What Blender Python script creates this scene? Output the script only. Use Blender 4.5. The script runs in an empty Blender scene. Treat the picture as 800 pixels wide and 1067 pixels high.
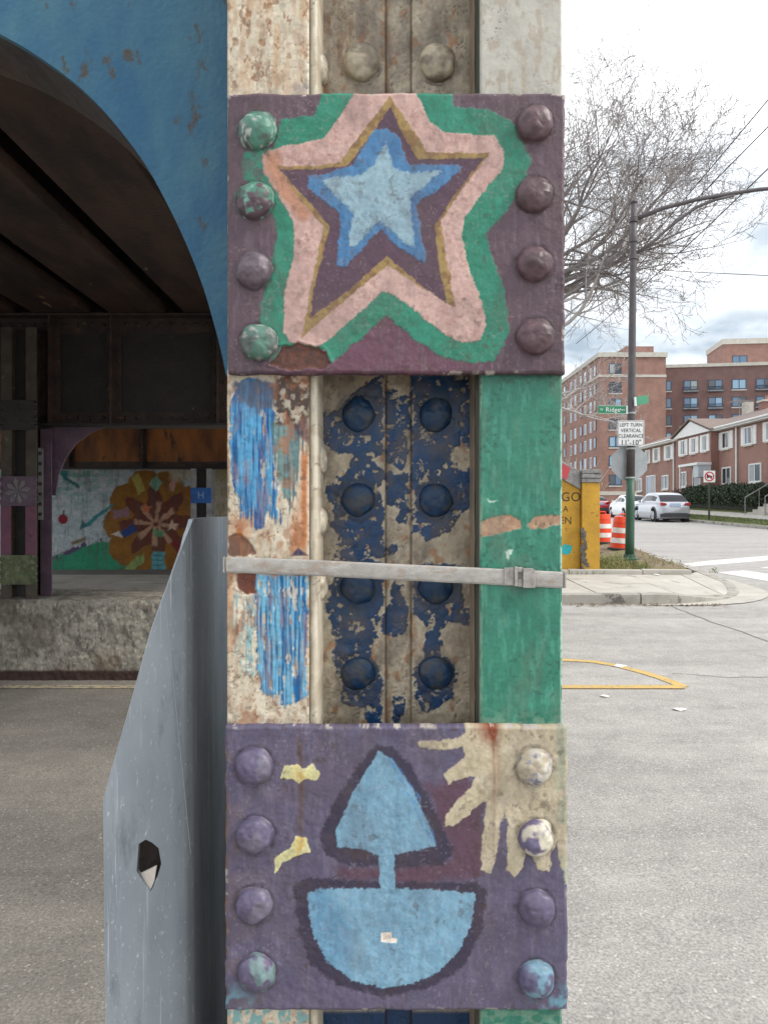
import bpy, bmesh, math, random
import numpy as np
from mathutils import Vector, Matrix
R = math.radians
random.seed(7)
scene = bpy.context.scene
COL = scene.collection

# ------------------------------------------------------------------ camera
EYE = 1.6                                   # eye height above the road where the photographer stands
F = 800.0                                   # focal length in units of 1/800 of the picture width
cam = bpy.data.cameras.new('camera')
cam_o = bpy.data.objects.new('camera', cam)
COL.objects.link(cam_o)
cam.sensor_fit = 'VERTICAL'
cam.sensor_height = 24.0
cam.lens = 24.0 * F / 1067.0
cam.clip_start = 0.05
cam.clip_end = 3000
cam_o.location = (0, 0, EYE)
cam_o.rotation_euler = (R(90), 0, 0)
scene.camera = cam_o

# ------------------------------------------------------------------ sky
SUN_EL, SUN_AZ = 44.0, 108.0                # azimuth clockwise from +Y (the view direction): behind the right shoulder
w = bpy.data.worlds.new('World')
scene.world = w
w.use_nodes = True
nt = w.node_tree
nt.nodes.clear()
N = nt.nodes.new
L = nt.links.new
out = N('ShaderNodeOutputWorld')
bg = N('ShaderNodeBackground')
bg.inputs['Strength'].default_value = 0.1
sky = N('ShaderNodeTexSky')
sky.sky_type = 'NISHITA'
sky.sun_disc = False
sky.sun_elevation = R(SUN_EL)
sky.sun_rotation = R(SUN_AZ)
sky.air_density = 1.0
sky.dust_density = 2.0
tc = N('ShaderNodeTexCoord')
sep = N('ShaderNodeSeparateXYZ')
L(tc.outputs['Generated'], sep.inputs[0])
zz = N('ShaderNodeMath'); zz.operation = 'MAXIMUM'; L(sep.outputs['Z'], zz.inputs[0]); zz.inputs[1].default_value = 0.0
za = N('ShaderNodeMath'); za.operation = 'ADD'; L(zz.outputs[0], za.inputs[0]); za.inputs[1].default_value = 0.22
dx = N('ShaderNodeMath'); dx.operation = 'DIVIDE'; L(sep.outputs['X'], dx.inputs[0]); L(za.outputs[0], dx.inputs[1])
dy = N('ShaderNodeMath'); dy.operation = 'DIVIDE'; L(sep.outputs['Y'], dy.inputs[0]); L(za.outputs[0], dy.inputs[1])
cmb = N('ShaderNodeCombineXYZ'); L(dx.outputs[0], cmb.inputs[0]); L(dy.outputs[0], cmb.inputs[1]); cmb.inputs[2].default_value = 5.47
n1 = N('ShaderNodeTexNoise'); n1.inputs['Scale'].default_value = 1.15; n1.inputs['Detail'].default_value = 8; n1.inputs['Roughness'].default_value = 0.55
L(cmb.outputs[0], n1.inputs['Vector'])
cov = N('ShaderNodeValToRGB')               # how much of the sky is clouded over
cov.color_ramp.elements[0].position = 0.22; cov.color_ramp.elements[0].color = (0.45, 0.45, 0.45, 1)
cov.color_ramp.elements[1].position = 0.38; cov.color_ramp.elements[1].color = (1, 1, 1, 1)
L(n1.outputs['Fac'], cov.inputs[0])
n2 = N('ShaderNodeTexNoise'); n2.inputs['Scale'].default_value = 1.5; n2.inputs['Detail'].default_value = 7
L(cmb.outputs[0], n2.inputs['Vector'])
shade = N('ShaderNodeValToRGB')             # bright cloud tops, blue-grey cloud bases
shade.color_ramp.elements[0].position = 0.36; shade.color_ramp.elements[0].color = (2.6, 3.2, 3.8, 1)
shade.color_ramp.elements[1].position = 0.56; shade.color_ramp.elements[1].color = (9.8, 10.0, 10.3, 1)
L(n2.outputs['Fac'], shade.inputs[0])
mx = N('ShaderNodeMix'); mx.data_type = 'RGBA'
L(cov.outputs['Color'], mx.inputs['Factor'])
L(sky.outputs[0], mx.inputs['A']); L(shade.outputs['Color'], mx.inputs['B'])
L(mx.outputs['Result'], bg.inputs['Color'])
L(bg.outputs[0], out.inputs[0])

# ------------------------------------------------------------------ sun (veiled by cloud)
sun = bpy.data.lights.new('sun', 'SUN')
sun.energy = 1.5
sun.angle = R(14)
sun.color = (1.0, 0.95, 0.87)
sun_o = bpy.data.objects.new('sun', sun)
COL.objects.link(sun_o)
sd = Vector((math.sin(R(SUN_AZ)) * math.cos(R(SUN_EL)), math.cos(R(SUN_AZ)) * math.cos(R(SUN_EL)), math.sin(R(SUN_EL))))
sun_o.rotation_euler = sd.to_track_quat('Z', 'Y').to_euler()
sun_o.location = (20, -20, 40)

scene.view_settings.view_transform = 'Standard'
scene.view_settings.look = 'None'
scene.view_settings.exposure = 0.95
scene.view_settings.gamma = 1.0
scene.view_settings.use_curve_mapping = False

# ------------------------------------------------------------------ helpers: coordinates
SL = 0.0244                                 # the street climbs gently away from the bridge
def gz(y): return SL * min(max(y, -25.0), 60.0)
def G(px, py, lift=0.0):                    # survey: a point on the sloping street
    d = (EYE - lift) * F / (py - 514.0)
    return ((px - 400) / F * d, d, gz(d) + lift)
def pt(px, py, d): return Vector(((px - 400) / F * d, d, EYE + (533.5 - py) / F * d))

# ------------------------------------------------------------------ helpers: colour and noise
def S(r, g, b):
    c = np.array([r, g, b], float) / 255.0
    return np.where(c <= 0.04045, c / 12.92, ((c + 0.055) / 1.055) ** 2.4)
def _h(ix, iy, seed):
    n = (ix * 374761393 + iy * 668265263 + seed * 1442695041) & 0x7fffffff
    n = ((n ^ (n >> 13)) * 1274126177) & 0x7fffffff
    n = n ^ (n >> 16)
    return (n & 0xffff) / 65535.0
def vn(x, y, seed=0):
    x = np.asarray(x, float); y = np.asarray(y, float)
    ix = np.floor(x).astype(np.int64); iy = np.floor(y).astype(np.int64)
    fx = x - ix; fy = y - iy
    fx = fx * fx * fx * (fx * (fx * 6 - 15) + 10); fy = fy * fy * fy * (fy * (fy * 6 - 15) + 10)
    a = _h(ix, iy, seed); b = _h(ix + 1, iy, seed); c = _h(ix, iy + 1, seed); d = _h(ix + 1, iy + 1, seed)
    return (a * (1 - fx) + b * fx) * (1 - fy) + (c * (1 - fx) + d * fx) * fy
def fbm(x, y, o=4, seed=0):
    s = 0; a = 1; t = 0
    for k in range(o):
        s = s + a * vn(x * 2 ** k + 17.3 * k, y * 2 ** k + 9.1 * k, seed + k); t += a; a *= 0.55
    return s / t
def sst(e0, e1, x):
    t = np.clip((x - e0) / (e1 - e0), 0, 1)
    return t * t * (3 - 2 * t)
def sdf(poly, X, Y):                        # signed distance to a polygon, negative inside
    d = np.full(X.shape, 1e18); ins = np.zeros(X.shape, bool)
    n = len(poly)
    for i in range(n):
        ax, ay = poly[i]; bx, by = poly[(i + 1) % n]
        ex, ey = bx - ax, by - ay
        t = np.clip(((X - ax) * ex + (Y - ay) * ey) / (ex * ex + ey * ey + 1e-12), 0, 1)
        d = np.minimum(d, (X - ax - t * ex) ** 2 + (Y - ay - t * ey) ** 2)
        c = ((ay > Y) != (by > Y)) & (X < ex * (Y - ay) / (ey if abs(ey) > 1e-12 else 1e-12) + ax)
        ins ^= c
    return np.where(ins, -1, 1) * np.sqrt(d)
def lay(col, m, rgb):                       # lay a coat of paint where the mask is 1
    m = np.clip(m, 0, 1)[..., None]
    return col * (1 - m) + np.asarray(rgb) * m

# ------------------------------------------------------------------ helpers: objects
OFF = {}
def _reg(o, parent):
    COL.objects.link(o)
    if parent is not None:
        o.parent = parent
        OFF[o.name] = OFF[parent.name]
    else:
        OFF[o.name] = Vector((0, 0, 0))
    return o
def tag(o, label=None, cat=None, group=None, kind=None):
    if label: o['label'] = label
    if cat: o['category'] = cat
    if group: o['group'] = group
    if kind: o['kind'] = kind
    return o
def thing(name, label, cat, loc=(0, 0, 0), rz=0.0, group=None):
    o = bpy.data.objects.new(name, None)
    o.empty_display_size = 0.1
    COL.objects.link(o)
    o.location = loc; o.rotation_euler = (0, 0, rz)
    OFF[o.name] = Vector(loc)
    return tag(o, label, cat, group)
class MB:                                   # collects shapes; build() links them as ONE mesh object
    def __init__(s): s.v = []; s.f = []
    def add(s, vs, fs):
        b = len(s.v); s.v += [tuple(p) for p in vs]; s.f += [tuple(i + b for i in f) for f in fs]
        return s
    def box(s, x0, x1, y0, y1, z0, z1):
        return s.add([(x0, y0, z0), (x1, y0, z0), (x1, y1, z0), (x0, y1, z0), (x0, y0, z1), (x1, y0, z1), (x1, y1, z1), (x0, y1, z1)],
                     [(0, 3, 2, 1), (4, 5, 6, 7), (0, 1, 5, 4), (1, 2, 6, 5), (2, 3, 7, 6), (3, 0, 4, 7)])
    def prism(s, poly, axis, a, b):         # polygon extruded along an axis: 'x' (y,z), 'y' (x,z), 'z' (x,y)
        def mk(p, t): return {'x': (t, p[0], p[1]), 'y': (p[0], t, p[1]), 'z': (p[0], p[1], t)}[axis]
        n = len(poly)
        vs = [mk(p, a) for p in poly] + [mk(p, b) for p in poly]
        fs = [tuple(range(n - 1, -1, -1)), tuple(range(n, 2 * n))] + [(i, (i + 1) % n, n + (i + 1) % n, n + i) for i in range(n)]
        return s.add(vs, fs)
    def tube(s, pts, rad, n=8, caps=True):
        pts = [Vector(p) for p in pts]
        if not hasattr(rad, '__len__'): rad = [rad] * len(pts)
        vs = []; up = Vector((0.31, 0.2, 0.93)).normalized()
        for i, p in enumerate(pts):
            t = (pts[min(i + 1, len(pts) - 1)] - pts[max(i - 1, 0)])
            if t.length < 1e-9: t = Vector((0, 0, 1))
            t.normalize()
            u = up if abs(t.dot(up)) < 0.95 else Vector((1, 0, 0))
            a = t.cross(u).normalized(); b = t.cross(a)
            for k in range(n):
                an = 2 * math.pi * k / n
                vs.append(p + (a * math.cos(an) + b * math.sin(an)) * rad[i])
        m = len(pts)
        fs = [(i * n + k, i * n + (k + 1) % n, (i + 1) * n + (k + 1) % n, (i + 1) * n + k) for i in range(m - 1) for k in range(n)]
        if caps: fs += [tuple(range(n - 1, -1, -1)), tuple(range((m - 1) * n, m * n))]
        return s.add(vs, fs)
    def lathe(s, prof, c, n=24, axis='z'):  # profile (radius, height) turned about an axis through c
        vs = []
        for r, h in prof:
            for k in range(n):
                an = 2 * math.pi * k / n; p, q = r * math.cos(an), r * math.sin(an)
                vs.append({'z': (c[0] + p, c[1] + q, c[2] + h), 'y': (c[0] + p, c[1] + h, c[2] + q), 'x': (c[0] + h, c[1] + p, c[2] + q)}[axis])
        m = len(prof)
        fs = [(i * n + k, i * n + (k + 1) % n, (i + 1) * n + (k + 1) % n, (i + 1) * n + k) for i in range(m - 1) for k in range(n)]
        fs += [tuple(range(n - 1, -1, -1)), tuple(range((m - 1) * n, m * n))]
        return s.add(vs, fs)
    def build(s, name, mat, parent=None, local=False, smooth=False, bevel=0.0):
        me = bpy.data.meshes.new(name)
        v = s.v
        if parent is not None and not local:
            o0 = OFF[parent.name]; v = [(a - o0.x, b - o0.y, c - o0.z) for a, b, c in v]
        me.from_pydata(v, [], s.f)
        bm = bmesh.new(); bm.from_mesh(me); bmesh.ops.recalc_face_normals(bm, faces=bm.faces)
        if bevel > 0:
            bmesh.ops.bevel(bm, geom=[e for e in bm.edges if len(e.link_faces) == 2 and e.calc_face_angle(0) > 0.5], offset=bevel, segments=2, affect='EDGES', profile=0.6)
        bm.to_mesh(me); bm.free()
        if smooth: me.polygons.foreach_set('use_smooth', [True] * len(me.polygons))
        me.materials.append(mat)
        return _reg(bpy.data.objects.new(name, me), parent)
class CM:                                   # quad mesh that carries its own paint as a colour attribute
    def __init__(s): s.V = []; s.Q = []; s.C = []; s.n = 0
    def grid(s, P, C):                      # P (rows, cols, 3), C (rows, cols, 3)
        r, c = P.shape[:2]
        i = np.arange(r * c).reshape(r, c) + s.n
        q = np.stack([i[:-1, :-1], i[:-1, 1:], i[1:, 1:], i[1:, :-1]], -1).reshape(-1, 4)
        s.V.append(P.reshape(-1, 3)); s.C.append(C.reshape(-1, 3)); s.Q.append(q); s.n += r * c
    def box(s, x0, x1, y0, y1, z0, z1, rgb):
        v = np.array([(x0, y0, z0), (x1, y0, z0), (x1, y1, z0), (x0, y1, z0), (x0, y0, z1), (x1, y0, z1), (x1, y1, z1), (x0, y1, z1)], float)
        f = np.array([(0, 3, 2, 1), (4, 5, 6, 7), (0, 1, 5, 4), (1, 2, 6, 5), (2, 3, 7, 6), (3, 0, 4, 7)])
        for k in f:                         # each face its own corners: hard edges stay hard
            s.V.append(v[k]); s.Q.append(np.arange(4)[None] + s.n); s.C.append(np.tile(np.asarray(rgb, float), (4, 1))); s.n += 4
    def build(s, name, mat, parent=None, smooth=True):
        V = np.concatenate(s.V); Q = np.concatenate(s.Q); C = np.concatenate(s.C)
        if parent is not None: V = V - np.array(OFF[parent.name])
        me = bpy.data.meshes.new(name)
        me.vertices.add(len(V)); me.loops.add(Q.size); me.polygons.add(len(Q))
        me.vertices.foreach_set('co', V.astype(np.float32).ravel())
        me.loops.foreach_set('vertex_index', Q.astype(np.int32).ravel())
        me.polygons.foreach_set('loop_start', np.arange(0, Q.size, 4, dtype=np.int32))
        me.update(calc_edges=True)
        at = me.color_attributes.new('Col', 'FLOAT_COLOR', 'POINT')
        at.data.foreach_set('color', np.concatenate([np.clip(C, 0, 1), np.ones((len(C), 1))], 1).astype(np.float32).ravel())
        me.polygons.foreach_set('use_smooth', [smooth] * len(me.polygons))
        me.materials.append(mat)
        return _reg(bpy.data.objects.new(name, me), parent)
def copy_part(src, parent, loc):            # a further piece that shares the mesh of the first
    c = src.copy(); COL.objects.link(c); c.parent = parent; c.location = loc
    OFF[c.name] = OFF[parent.name] if parent is not None else Vector((0, 0, 0))
    return c
def text_mesh(body, size, extrude=0.002):   # lettering as a flat mesh in x,z facing -y, centred
    cu = bpy.data.curves.new('lettering', 'FONT'); cu.body = body; cu.size = size; cu.extrude = extrude
    cu.align_x = 'CENTER'; cu.align_y = 'CENTER'; cu.resolution_u = 3; cu.space_character = 1.05
    o = bpy.data.objects.new('lettering', cu); COL.objects.link(o)
    me = bpy.data.meshes.new_from_object(o.evaluated_get(bpy.context.evaluated_depsgraph_get()))
    bpy.data.objects.remove(o); bpy.data.curves.remove(cu)
    me.transform(Matrix.Rotation(R(90), 4, 'X'))
    return me
def letter(body, size, at, mat, parent, rz=0.0, sx=1.0):
    me = text_mesh(body, size); me.materials.append(mat)
    o = bpy.data.objects.new('lettering', me); _reg(o, parent)
    o.location = Vector(at) - OFF[parent.name]; o.rotation_euler = (0, 0, rz); o.scale = (sx, 1, 1)
    return o

# ------------------------------------------------------------------ helpers: materials
MATS = {}
def mat(name, a, b=None, rough=0.7, scale=6.0, detail=6.0, lo=0.35, hi=0.68, bump=0.0, bscale=None, metal=0.0, spec=0.5, stretch=None, third=None):
    if name in MATS: return MATS[name]
    m = bpy.data.materials.new(name); m.use_nodes = True
    nt = m.node_tree; N = nt.nodes.new; L = nt.links.new
    p = nt.nodes['Principled BSDF']
    p.inputs['Roughness'].default_value = rough; p.inputs['Metallic'].default_value = metal
    p.inputs['Specular IOR Level'].default_value = spec
    a = tuple(float(x) for x in a); b = a if b is None else tuple(float(x) for x in b)
    tc = N('ShaderNodeTexCoord'); mp = N('ShaderNodeMapping'); L(tc.outputs['Object'], mp.inputs[0])
    if stretch: mp.inputs['Scale'].default_value = stretch
    n = N('ShaderNodeTexNoise'); n.inputs['Scale'].default_value = scale; n.inputs['Detail'].default_value = detail; n.inputs['Roughness'].default_value = 0.62
    L(mp.outputs[0], n.inputs['Vector'])
    r = N('ShaderNodeValToRGB'); e = r.color_ramp.elements
    e[0].position = lo; e[0].color = a + (1,); e[1].position = hi; e[1].color = b + (1,)
    L(n.outputs['Fac'], r.inputs[0])
    src = r.outputs['Color']
    if third is not None:                   # sparse patches of a third colour: (rgb, scale, threshold)
        n3 = N('ShaderNodeTexNoise'); n3.inputs['Scale'].default_value = third[1]; n3.inputs['Detail'].default_value = 8; n3.inputs['Roughness'].default_value = 0.7
        L(mp.outputs[0], n3.inputs['Vector'])
        r3 = N('ShaderNodeValToRGB'); r3.color_ramp.elements[0].position = third[2]; r3.color_ramp.elements[1].position = third[2] + 0.06
        L(n3.outputs['Fac'], r3.inputs[0])
        mx = N('ShaderNodeMix'); mx.data_type = 'RGBA'; L(r3.outputs['Color'], mx.inputs['Factor']); L(src, mx.inputs['A'])
        mx.inputs['B'].default_value = tuple(float(x) for x in third[0]) + (1,)
        src = mx.outputs['Result']
    L(src, p.inputs['Base Color'])
    if bump > 0:
        nb = N('ShaderNodeTexNoise'); nb.inputs['Scale'].default_value = bscale or scale * 5; nb.inputs['Detail'].default_value = 5
        L(tc.outputs['Object'], nb.inputs['Vector'])
        bp = N('ShaderNodeBump'); bp.inputs['Strength'].default_value = bump; bp.inputs['Distance'].default_value = 0.02
        L(nb.outputs['Fac'], bp.inputs['Height']); L(bp.outputs[0], p.inputs['Normal'])
    MATS[name] = m
    return m
def paint_mat(name, rough=0.5, bump=0.25, bscale=350.0, var=0.18, spec=0.4):  # colour from the attribute, plus grain and relief
    m = bpy.data.materials.new(name); m.use_nodes = True
    nt = m.node_tree; N = nt.nodes.new; L = nt.links.new
    p = nt.nodes['Principled BSDF']; p.inputs['Specular IOR Level'].default_value = spec
    at = N('ShaderNodeAttribute'); at.attribute_name = 'Col'
    tc = N('ShaderNodeTexCoord')
    n = N('ShaderNodeTexNoise'); n.inputs['Scale'].default_value = bscale * 0.35; n.inputs['Detail'].default_value = 8; n.inputs['Roughness'].default_value = 0.7
    L(tc.outputs['Object'], n.inputs['Vector'])
    mr = N('ShaderNodeMapRange'); mr.inputs['From Min'].default_value = 0.3; mr.inputs['From Max'].default_value = 0.7
    mr.inputs['To Min'].default_value = 1 - var; mr.inputs['To Max'].default_value = 1 + var
    L(n.outputs['Fac'], mr.inputs[0])
    mu = N('ShaderNodeVectorMath'); mu.operation = 'SCALE'; L(at.outputs['Color'], mu.inputs[0]); L(mr.outputs[0], mu.inputs['Scale'])
    L(mu.outputs[0], p.inputs['Base Color'])
    rr = N('ShaderNodeMapRange'); rr.inputs['To Min'].default_value = rough - 0.12; rr.inputs['To Max'].default_value = rough + 0.2
    L(n.outputs['Fac'], rr.inputs[0]); L(rr.outputs[0], p.inputs['Roughness'])
    nb = N('ShaderNodeTexNoise'); nb.inputs['Scale'].default_value = bscale; nb.inputs['Detail'].default_value = 4
    L(tc.outputs['Object'], nb.inputs['Vector'])
    bp = N('ShaderNodeBump'); bp.inputs['Strength'].default_value = bump; bp.inputs['Distance'].default_value = 0.004
    L(nb.outputs['Fac'], bp.inputs['Height']); L(bp.outputs[0], p.inputs['Normal'])
    MATS[name] = m
    return m
def brick_mat(name, a, b, mortar, bw=0.22, bh=0.075):
    m = bpy.data.materials.new(name); m.use_nodes = True
    nt = m.node_tree; N = nt.nodes.new; L = nt.links.new
    p = nt.nodes['Principled BSDF']; p.inputs['Roughness'].default_value = 0.85
    tc = N('ShaderNodeTexCoord'); sp = N('ShaderNodeSeparateXYZ'); L(tc.outputs['Object'], sp.inputs[0])
    ad = N('ShaderNodeMath'); L(sp.outputs['X'], ad.inputs[0]); L(sp.outputs['Y'], ad.inputs[1])
    cb = N('ShaderNodeCombineXYZ'); L(ad.outputs[0], cb.inputs[0]); L(sp.outputs['Z'], cb.inputs[1])
    bt = N('ShaderNodeTexBrick'); bt.inputs['Scale'].default_value = 1.0
    bt.inputs['Brick Width'].default_value = bw; bt.inputs['Row Height'].default_value = bh; bt.inputs['Mortar Size'].default_value = 0.008
    bt.inputs['Color1'].default_value = tuple(a) + (1,); bt.inputs['Color2'].default_value = tuple(b) + (1,); bt.inputs['Mortar'].default_value = tuple(mortar) + (1,)
    L(cb.outputs[0], bt.inputs['Vector'])
    n = N('ShaderNodeTexNoise'); n.inputs['Scale'].default_value = 0.8; n.inputs['Detail'].default_value = 7
    L(tc.outputs['Object'], n.inputs['Vector'])
    mr = N('ShaderNodeMapRange'); mr.inputs['From Min'].default_value = 0.3; mr.inputs['From Max'].default_value = 0.7; mr.inputs['To Min'].default_value = 0.82; mr.inputs['To Max'].default_value = 1.16
    L(n.outputs['Fac'], mr.inputs[0])
    mu = N('ShaderNodeVectorMath'); mu.operation = 'SCALE'; L(bt.outputs['Color'], mu.inputs[0]); L(mr.outputs[0], mu.inputs['Scale'])
    L(mu.outputs[0], p.inputs['Base Color'])
    MATS[name] = m
    return m
def glass_mat(name, rgb, rough=0.08):
    m = bpy.data.materials.new(name); m.use_nodes = True
    p = m.node_tree.nodes['Principled BSDF']
    p.inputs['Base Color'].default_value = tuple(rgb) + (1,); p.inputs['Roughness'].default_value = rough; p.inputs['Specular IOR Level'].default_value = 0.9
    MATS[name] = m
    return m
# ================================================================== ground, roads and kerbs
def road_mat(name, base, dark, light, seed=0.0):
    m = bpy.data.materials.new(name); m.use_nodes = True
    nt = m.node_tree; N = nt.nodes.new; L = nt.links.new
    p = nt.nodes['Principled BSDF']; p.inputs['Roughness'].default_value = 0.85; p.inputs['Specular IOR Level'].default_value = 0.35
    tc = N('ShaderNodeTexCoord')
    def noise(sc, det, ro, stretch=None):
        mp = N('ShaderNodeMapping'); L(tc.outputs['Object'], mp.inputs[0]); mp.inputs['Location'].default_value = (seed, seed * 2, 0)
        if stretch: mp.inputs['Scale'].default_value = stretch
        n = N('ShaderNodeTexNoise'); n.inputs['Scale'].default_value = sc; n.inputs['Detail'].default_value = det; n.inputs['Roughness'].default_value = ro
        L(mp.outputs[0], n.inputs['Vector']); return n
    def mrng(n, a, b, c, d):
        r = N('ShaderNodeMapRange'); L(n, r.inputs[0]); r.inputs['From Min'].default_value = a; r.inputs['From Max'].default_value = b; r.inputs['To Min'].default_value = c; r.inputs['To Max'].default_value = d; return r.outputs[0]
    big = noise(0.55, 8, 0.62, (0.45, 2.2, 1)); mid = noise(5, 6, 0.7); fine = noise(95, 4, 0.75)
    v = N('ShaderNodeTexVoronoi'); v.inputs['Scale'].default_value = 120; L(tc.outputs['Object'], v.inputs['Vector'])
    mx = N('ShaderNodeMix'); mx.data_type = 'RGBA'; L(mrng(big.outputs['Fac'], 0.35, 0.65, 0, 1), mx.inputs['Factor'])
    mx.inputs['A'].default_value = tuple(dark) + (1,); mx.inputs['B'].default_value = tuple(base) + (1,)
    m2 = N('ShaderNodeMix'); m2.data_type = 'RGBA'; m2.blend_type = 'MULTIPLY'; m2.inputs['Factor'].default_value = 1.0
    L(mx.outputs['Result'], m2.inputs['A'])
    a1 = N('ShaderNodeMath'); a1.operation = 'MULTIPLY'; L(mrng(mid.outputs['Fac'], 0.3, 0.7, 0.85, 1.15), a1.inputs[0]); L(mrng(fine.outputs['Fac'], 0.3, 0.7, 0.55, 1.45), a1.inputs[1])
    L(a1.outputs[0], m2.inputs['B'])
    m3 = N('ShaderNodeMix'); m3.data_type = 'RGBA'; L(mrng(v.outputs['Color'], 0.80, 0.95, 0, 0.75), m3.inputs['Factor']); L(m2.outputs['Result'], m3.inputs['A']); m3.inputs['B'].default_value = tuple(light) + (1,)
    L(m3.outputs['Result'], p.inputs['Base Color'])
    bp = N('ShaderNodeBump'); bp.inputs['Strength'].default_value = 0.5; bp.inputs['Distance'].default_value = 0.006; L(fine.outputs['Fac'], bp.inputs['Height']); L(bp.outputs[0], p.inputs['Normal'])
    MATS[name] = m
    return m
ASPH = road_mat('worn pale asphalt', (0.415, 0.392, 0.368), (0.295, 0.28, 0.262), (0.66, 0.63, 0.59))
DIRT = mat('bare earth', (0.10, 0.075, 0.05), (0.19, 0.16, 0.11), rough=0.95, scale=9, bump=0.6, third=((0.11, 0.15, 0.05), 3.0, 0.52))
LAWN = mat('lawn', (0.085, 0.12, 0.03), (0.15, 0.16, 0.05), rough=0.95, scale=2.5, bump=0.7, bscale=60, third=((0.22, 0.19, 0.09), 1.4, 0.55))
CONC = mat('pale concrete', (0.40, 0.375, 0.33), (0.50, 0.47, 0.42), rough=0.9, scale=1.8, bump=0.25, bscale=60, third=((0.30, 0.275, 0.235), 2.2, 0.57))
KERB = mat('kerb concrete', (0.28, 0.262, 0.23), (0.42, 0.395, 0.35), rough=0.9, scale=3.0, bump=0.3, bscale=70, third=((0.12, 0.11, 0.1), 2.5, 0.55))
def sheet(name, poly, lift, m, parent=None, thick=0.0):   # polygon laid on the sloping street, split along y so that it follows the slope
    mb = MB(); n = len(poly)
    top = [(x, y, gz(y) + lift) for x, y in poly]
    if thick > 0:
        bot = [(x, y, gz(y) + lift - thick) for x, y in poly]
        mb.add(top + bot, [tuple(range(n))] + [(i, n + i, n + (i + 1) % n, (i + 1) % n) for i in range(n)])
    else: mb.add(top, [tuple(range(n))])
    return mb.build(name, m, parent)
ys = [-60, -25, 0, 20, 40, 60, 200, 1200]
mb = MB(); xs = [-1200, -60, 0, 60, 1200]
mb.add([(x, y, gz(y) - 0.012) for y in ys for x in xs], [(r * 5 + c, r * 5 + c + 1, (r + 1) * 5 + c + 1, (r + 1) * 5 + c) for r in range(len(ys) - 1) for c in range(4)])
tag(mb.build('ground', DIRT), kind='structure')
mb = MB(); yr = [-25, 0, 15.4]
mb.add([(x, y, gz(y)) for y in yr for x in (-60, 0, 60)], [(r * 3 + c, r * 3 + c + 1, (r + 1) * 3 + c + 1, (r + 1) * 3 + c) for r in range(2) for c in range(2)])
tag(mb.build('road', ASPH), kind='structure')
STR = road_mat('worn street asphalt', (0.37, 0.352, 0.334), (0.29, 0.277, 0.263), (0.60, 0.58, 0.54), 3.0)
mb = MB(); mb.add([(x, y, gz(y) + 0.002) for y in (15.4, 60.0, 260.0) for x in (5.6, 17.0)], [(0, 1, 3, 2), (2, 3, 5, 4)])
tag(mb.build('side_street', STR), kind='structure')

# ---- kerb and pavement on the far left corner (the kerb turns from the main road into the side street)
path = [(-9.0, 11.0), (2.2, 11.0), (3.7, 11.05)]
for k in range(1, 13):                       # rounded corner
    a = R(-90 + 90 * k / 12 * 0.92); path.append((3.7 + 2.2 * math.cos(a), 13.25 + 2.2 * math.sin(a)))
path += [(5.97, 14.3), (6.4, 18.0), (7.0, 22.0), (7.2, 40.0), (7.2, 60.0), (7.2, 120.0)]
path = [(x, y) for x, y in path]
def kerb_h(x, y):                            # the kerb drops to the road at the crossing ramp
    a = math.atan2(y - 13.25, x - 3.7)
    if x < 3.75 or y > 15.5: return 0.15
    t = (math.degrees(a) + 90) / 90
    return 0.15 * max(0.03, min(1.0, 1.0 - (t - 0.12) / 0.38)) if t < 0.62 else 0.15 * max(0.03, min(1.0, (t - 0.72) / 0.3))
def offset(path, w):
    o = []
    for i, p in enumerate(path):
        a = Vector(path[max(i - 1, 0)]); b = Vector(path[min(i + 1, len(path) - 1)])
        t = (b - a).normalized(); o.append((p[0] - t.y * w, p[1] + t.x * w))
    return o
inner = offset(path, 0.17)
kb = tag(bpy.data.objects.new('kerb', None), kind='structure'); COL.objects.link(kb); OFF[kb.name] = Vector((0, 0, 0))
groups = [(0, 1), (1, 2), (2, 6), (6, 10), (10, 15), (15, 16), (16, 17), (17, 18), (18, 19), (19, 20), (20, 21)]
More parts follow.
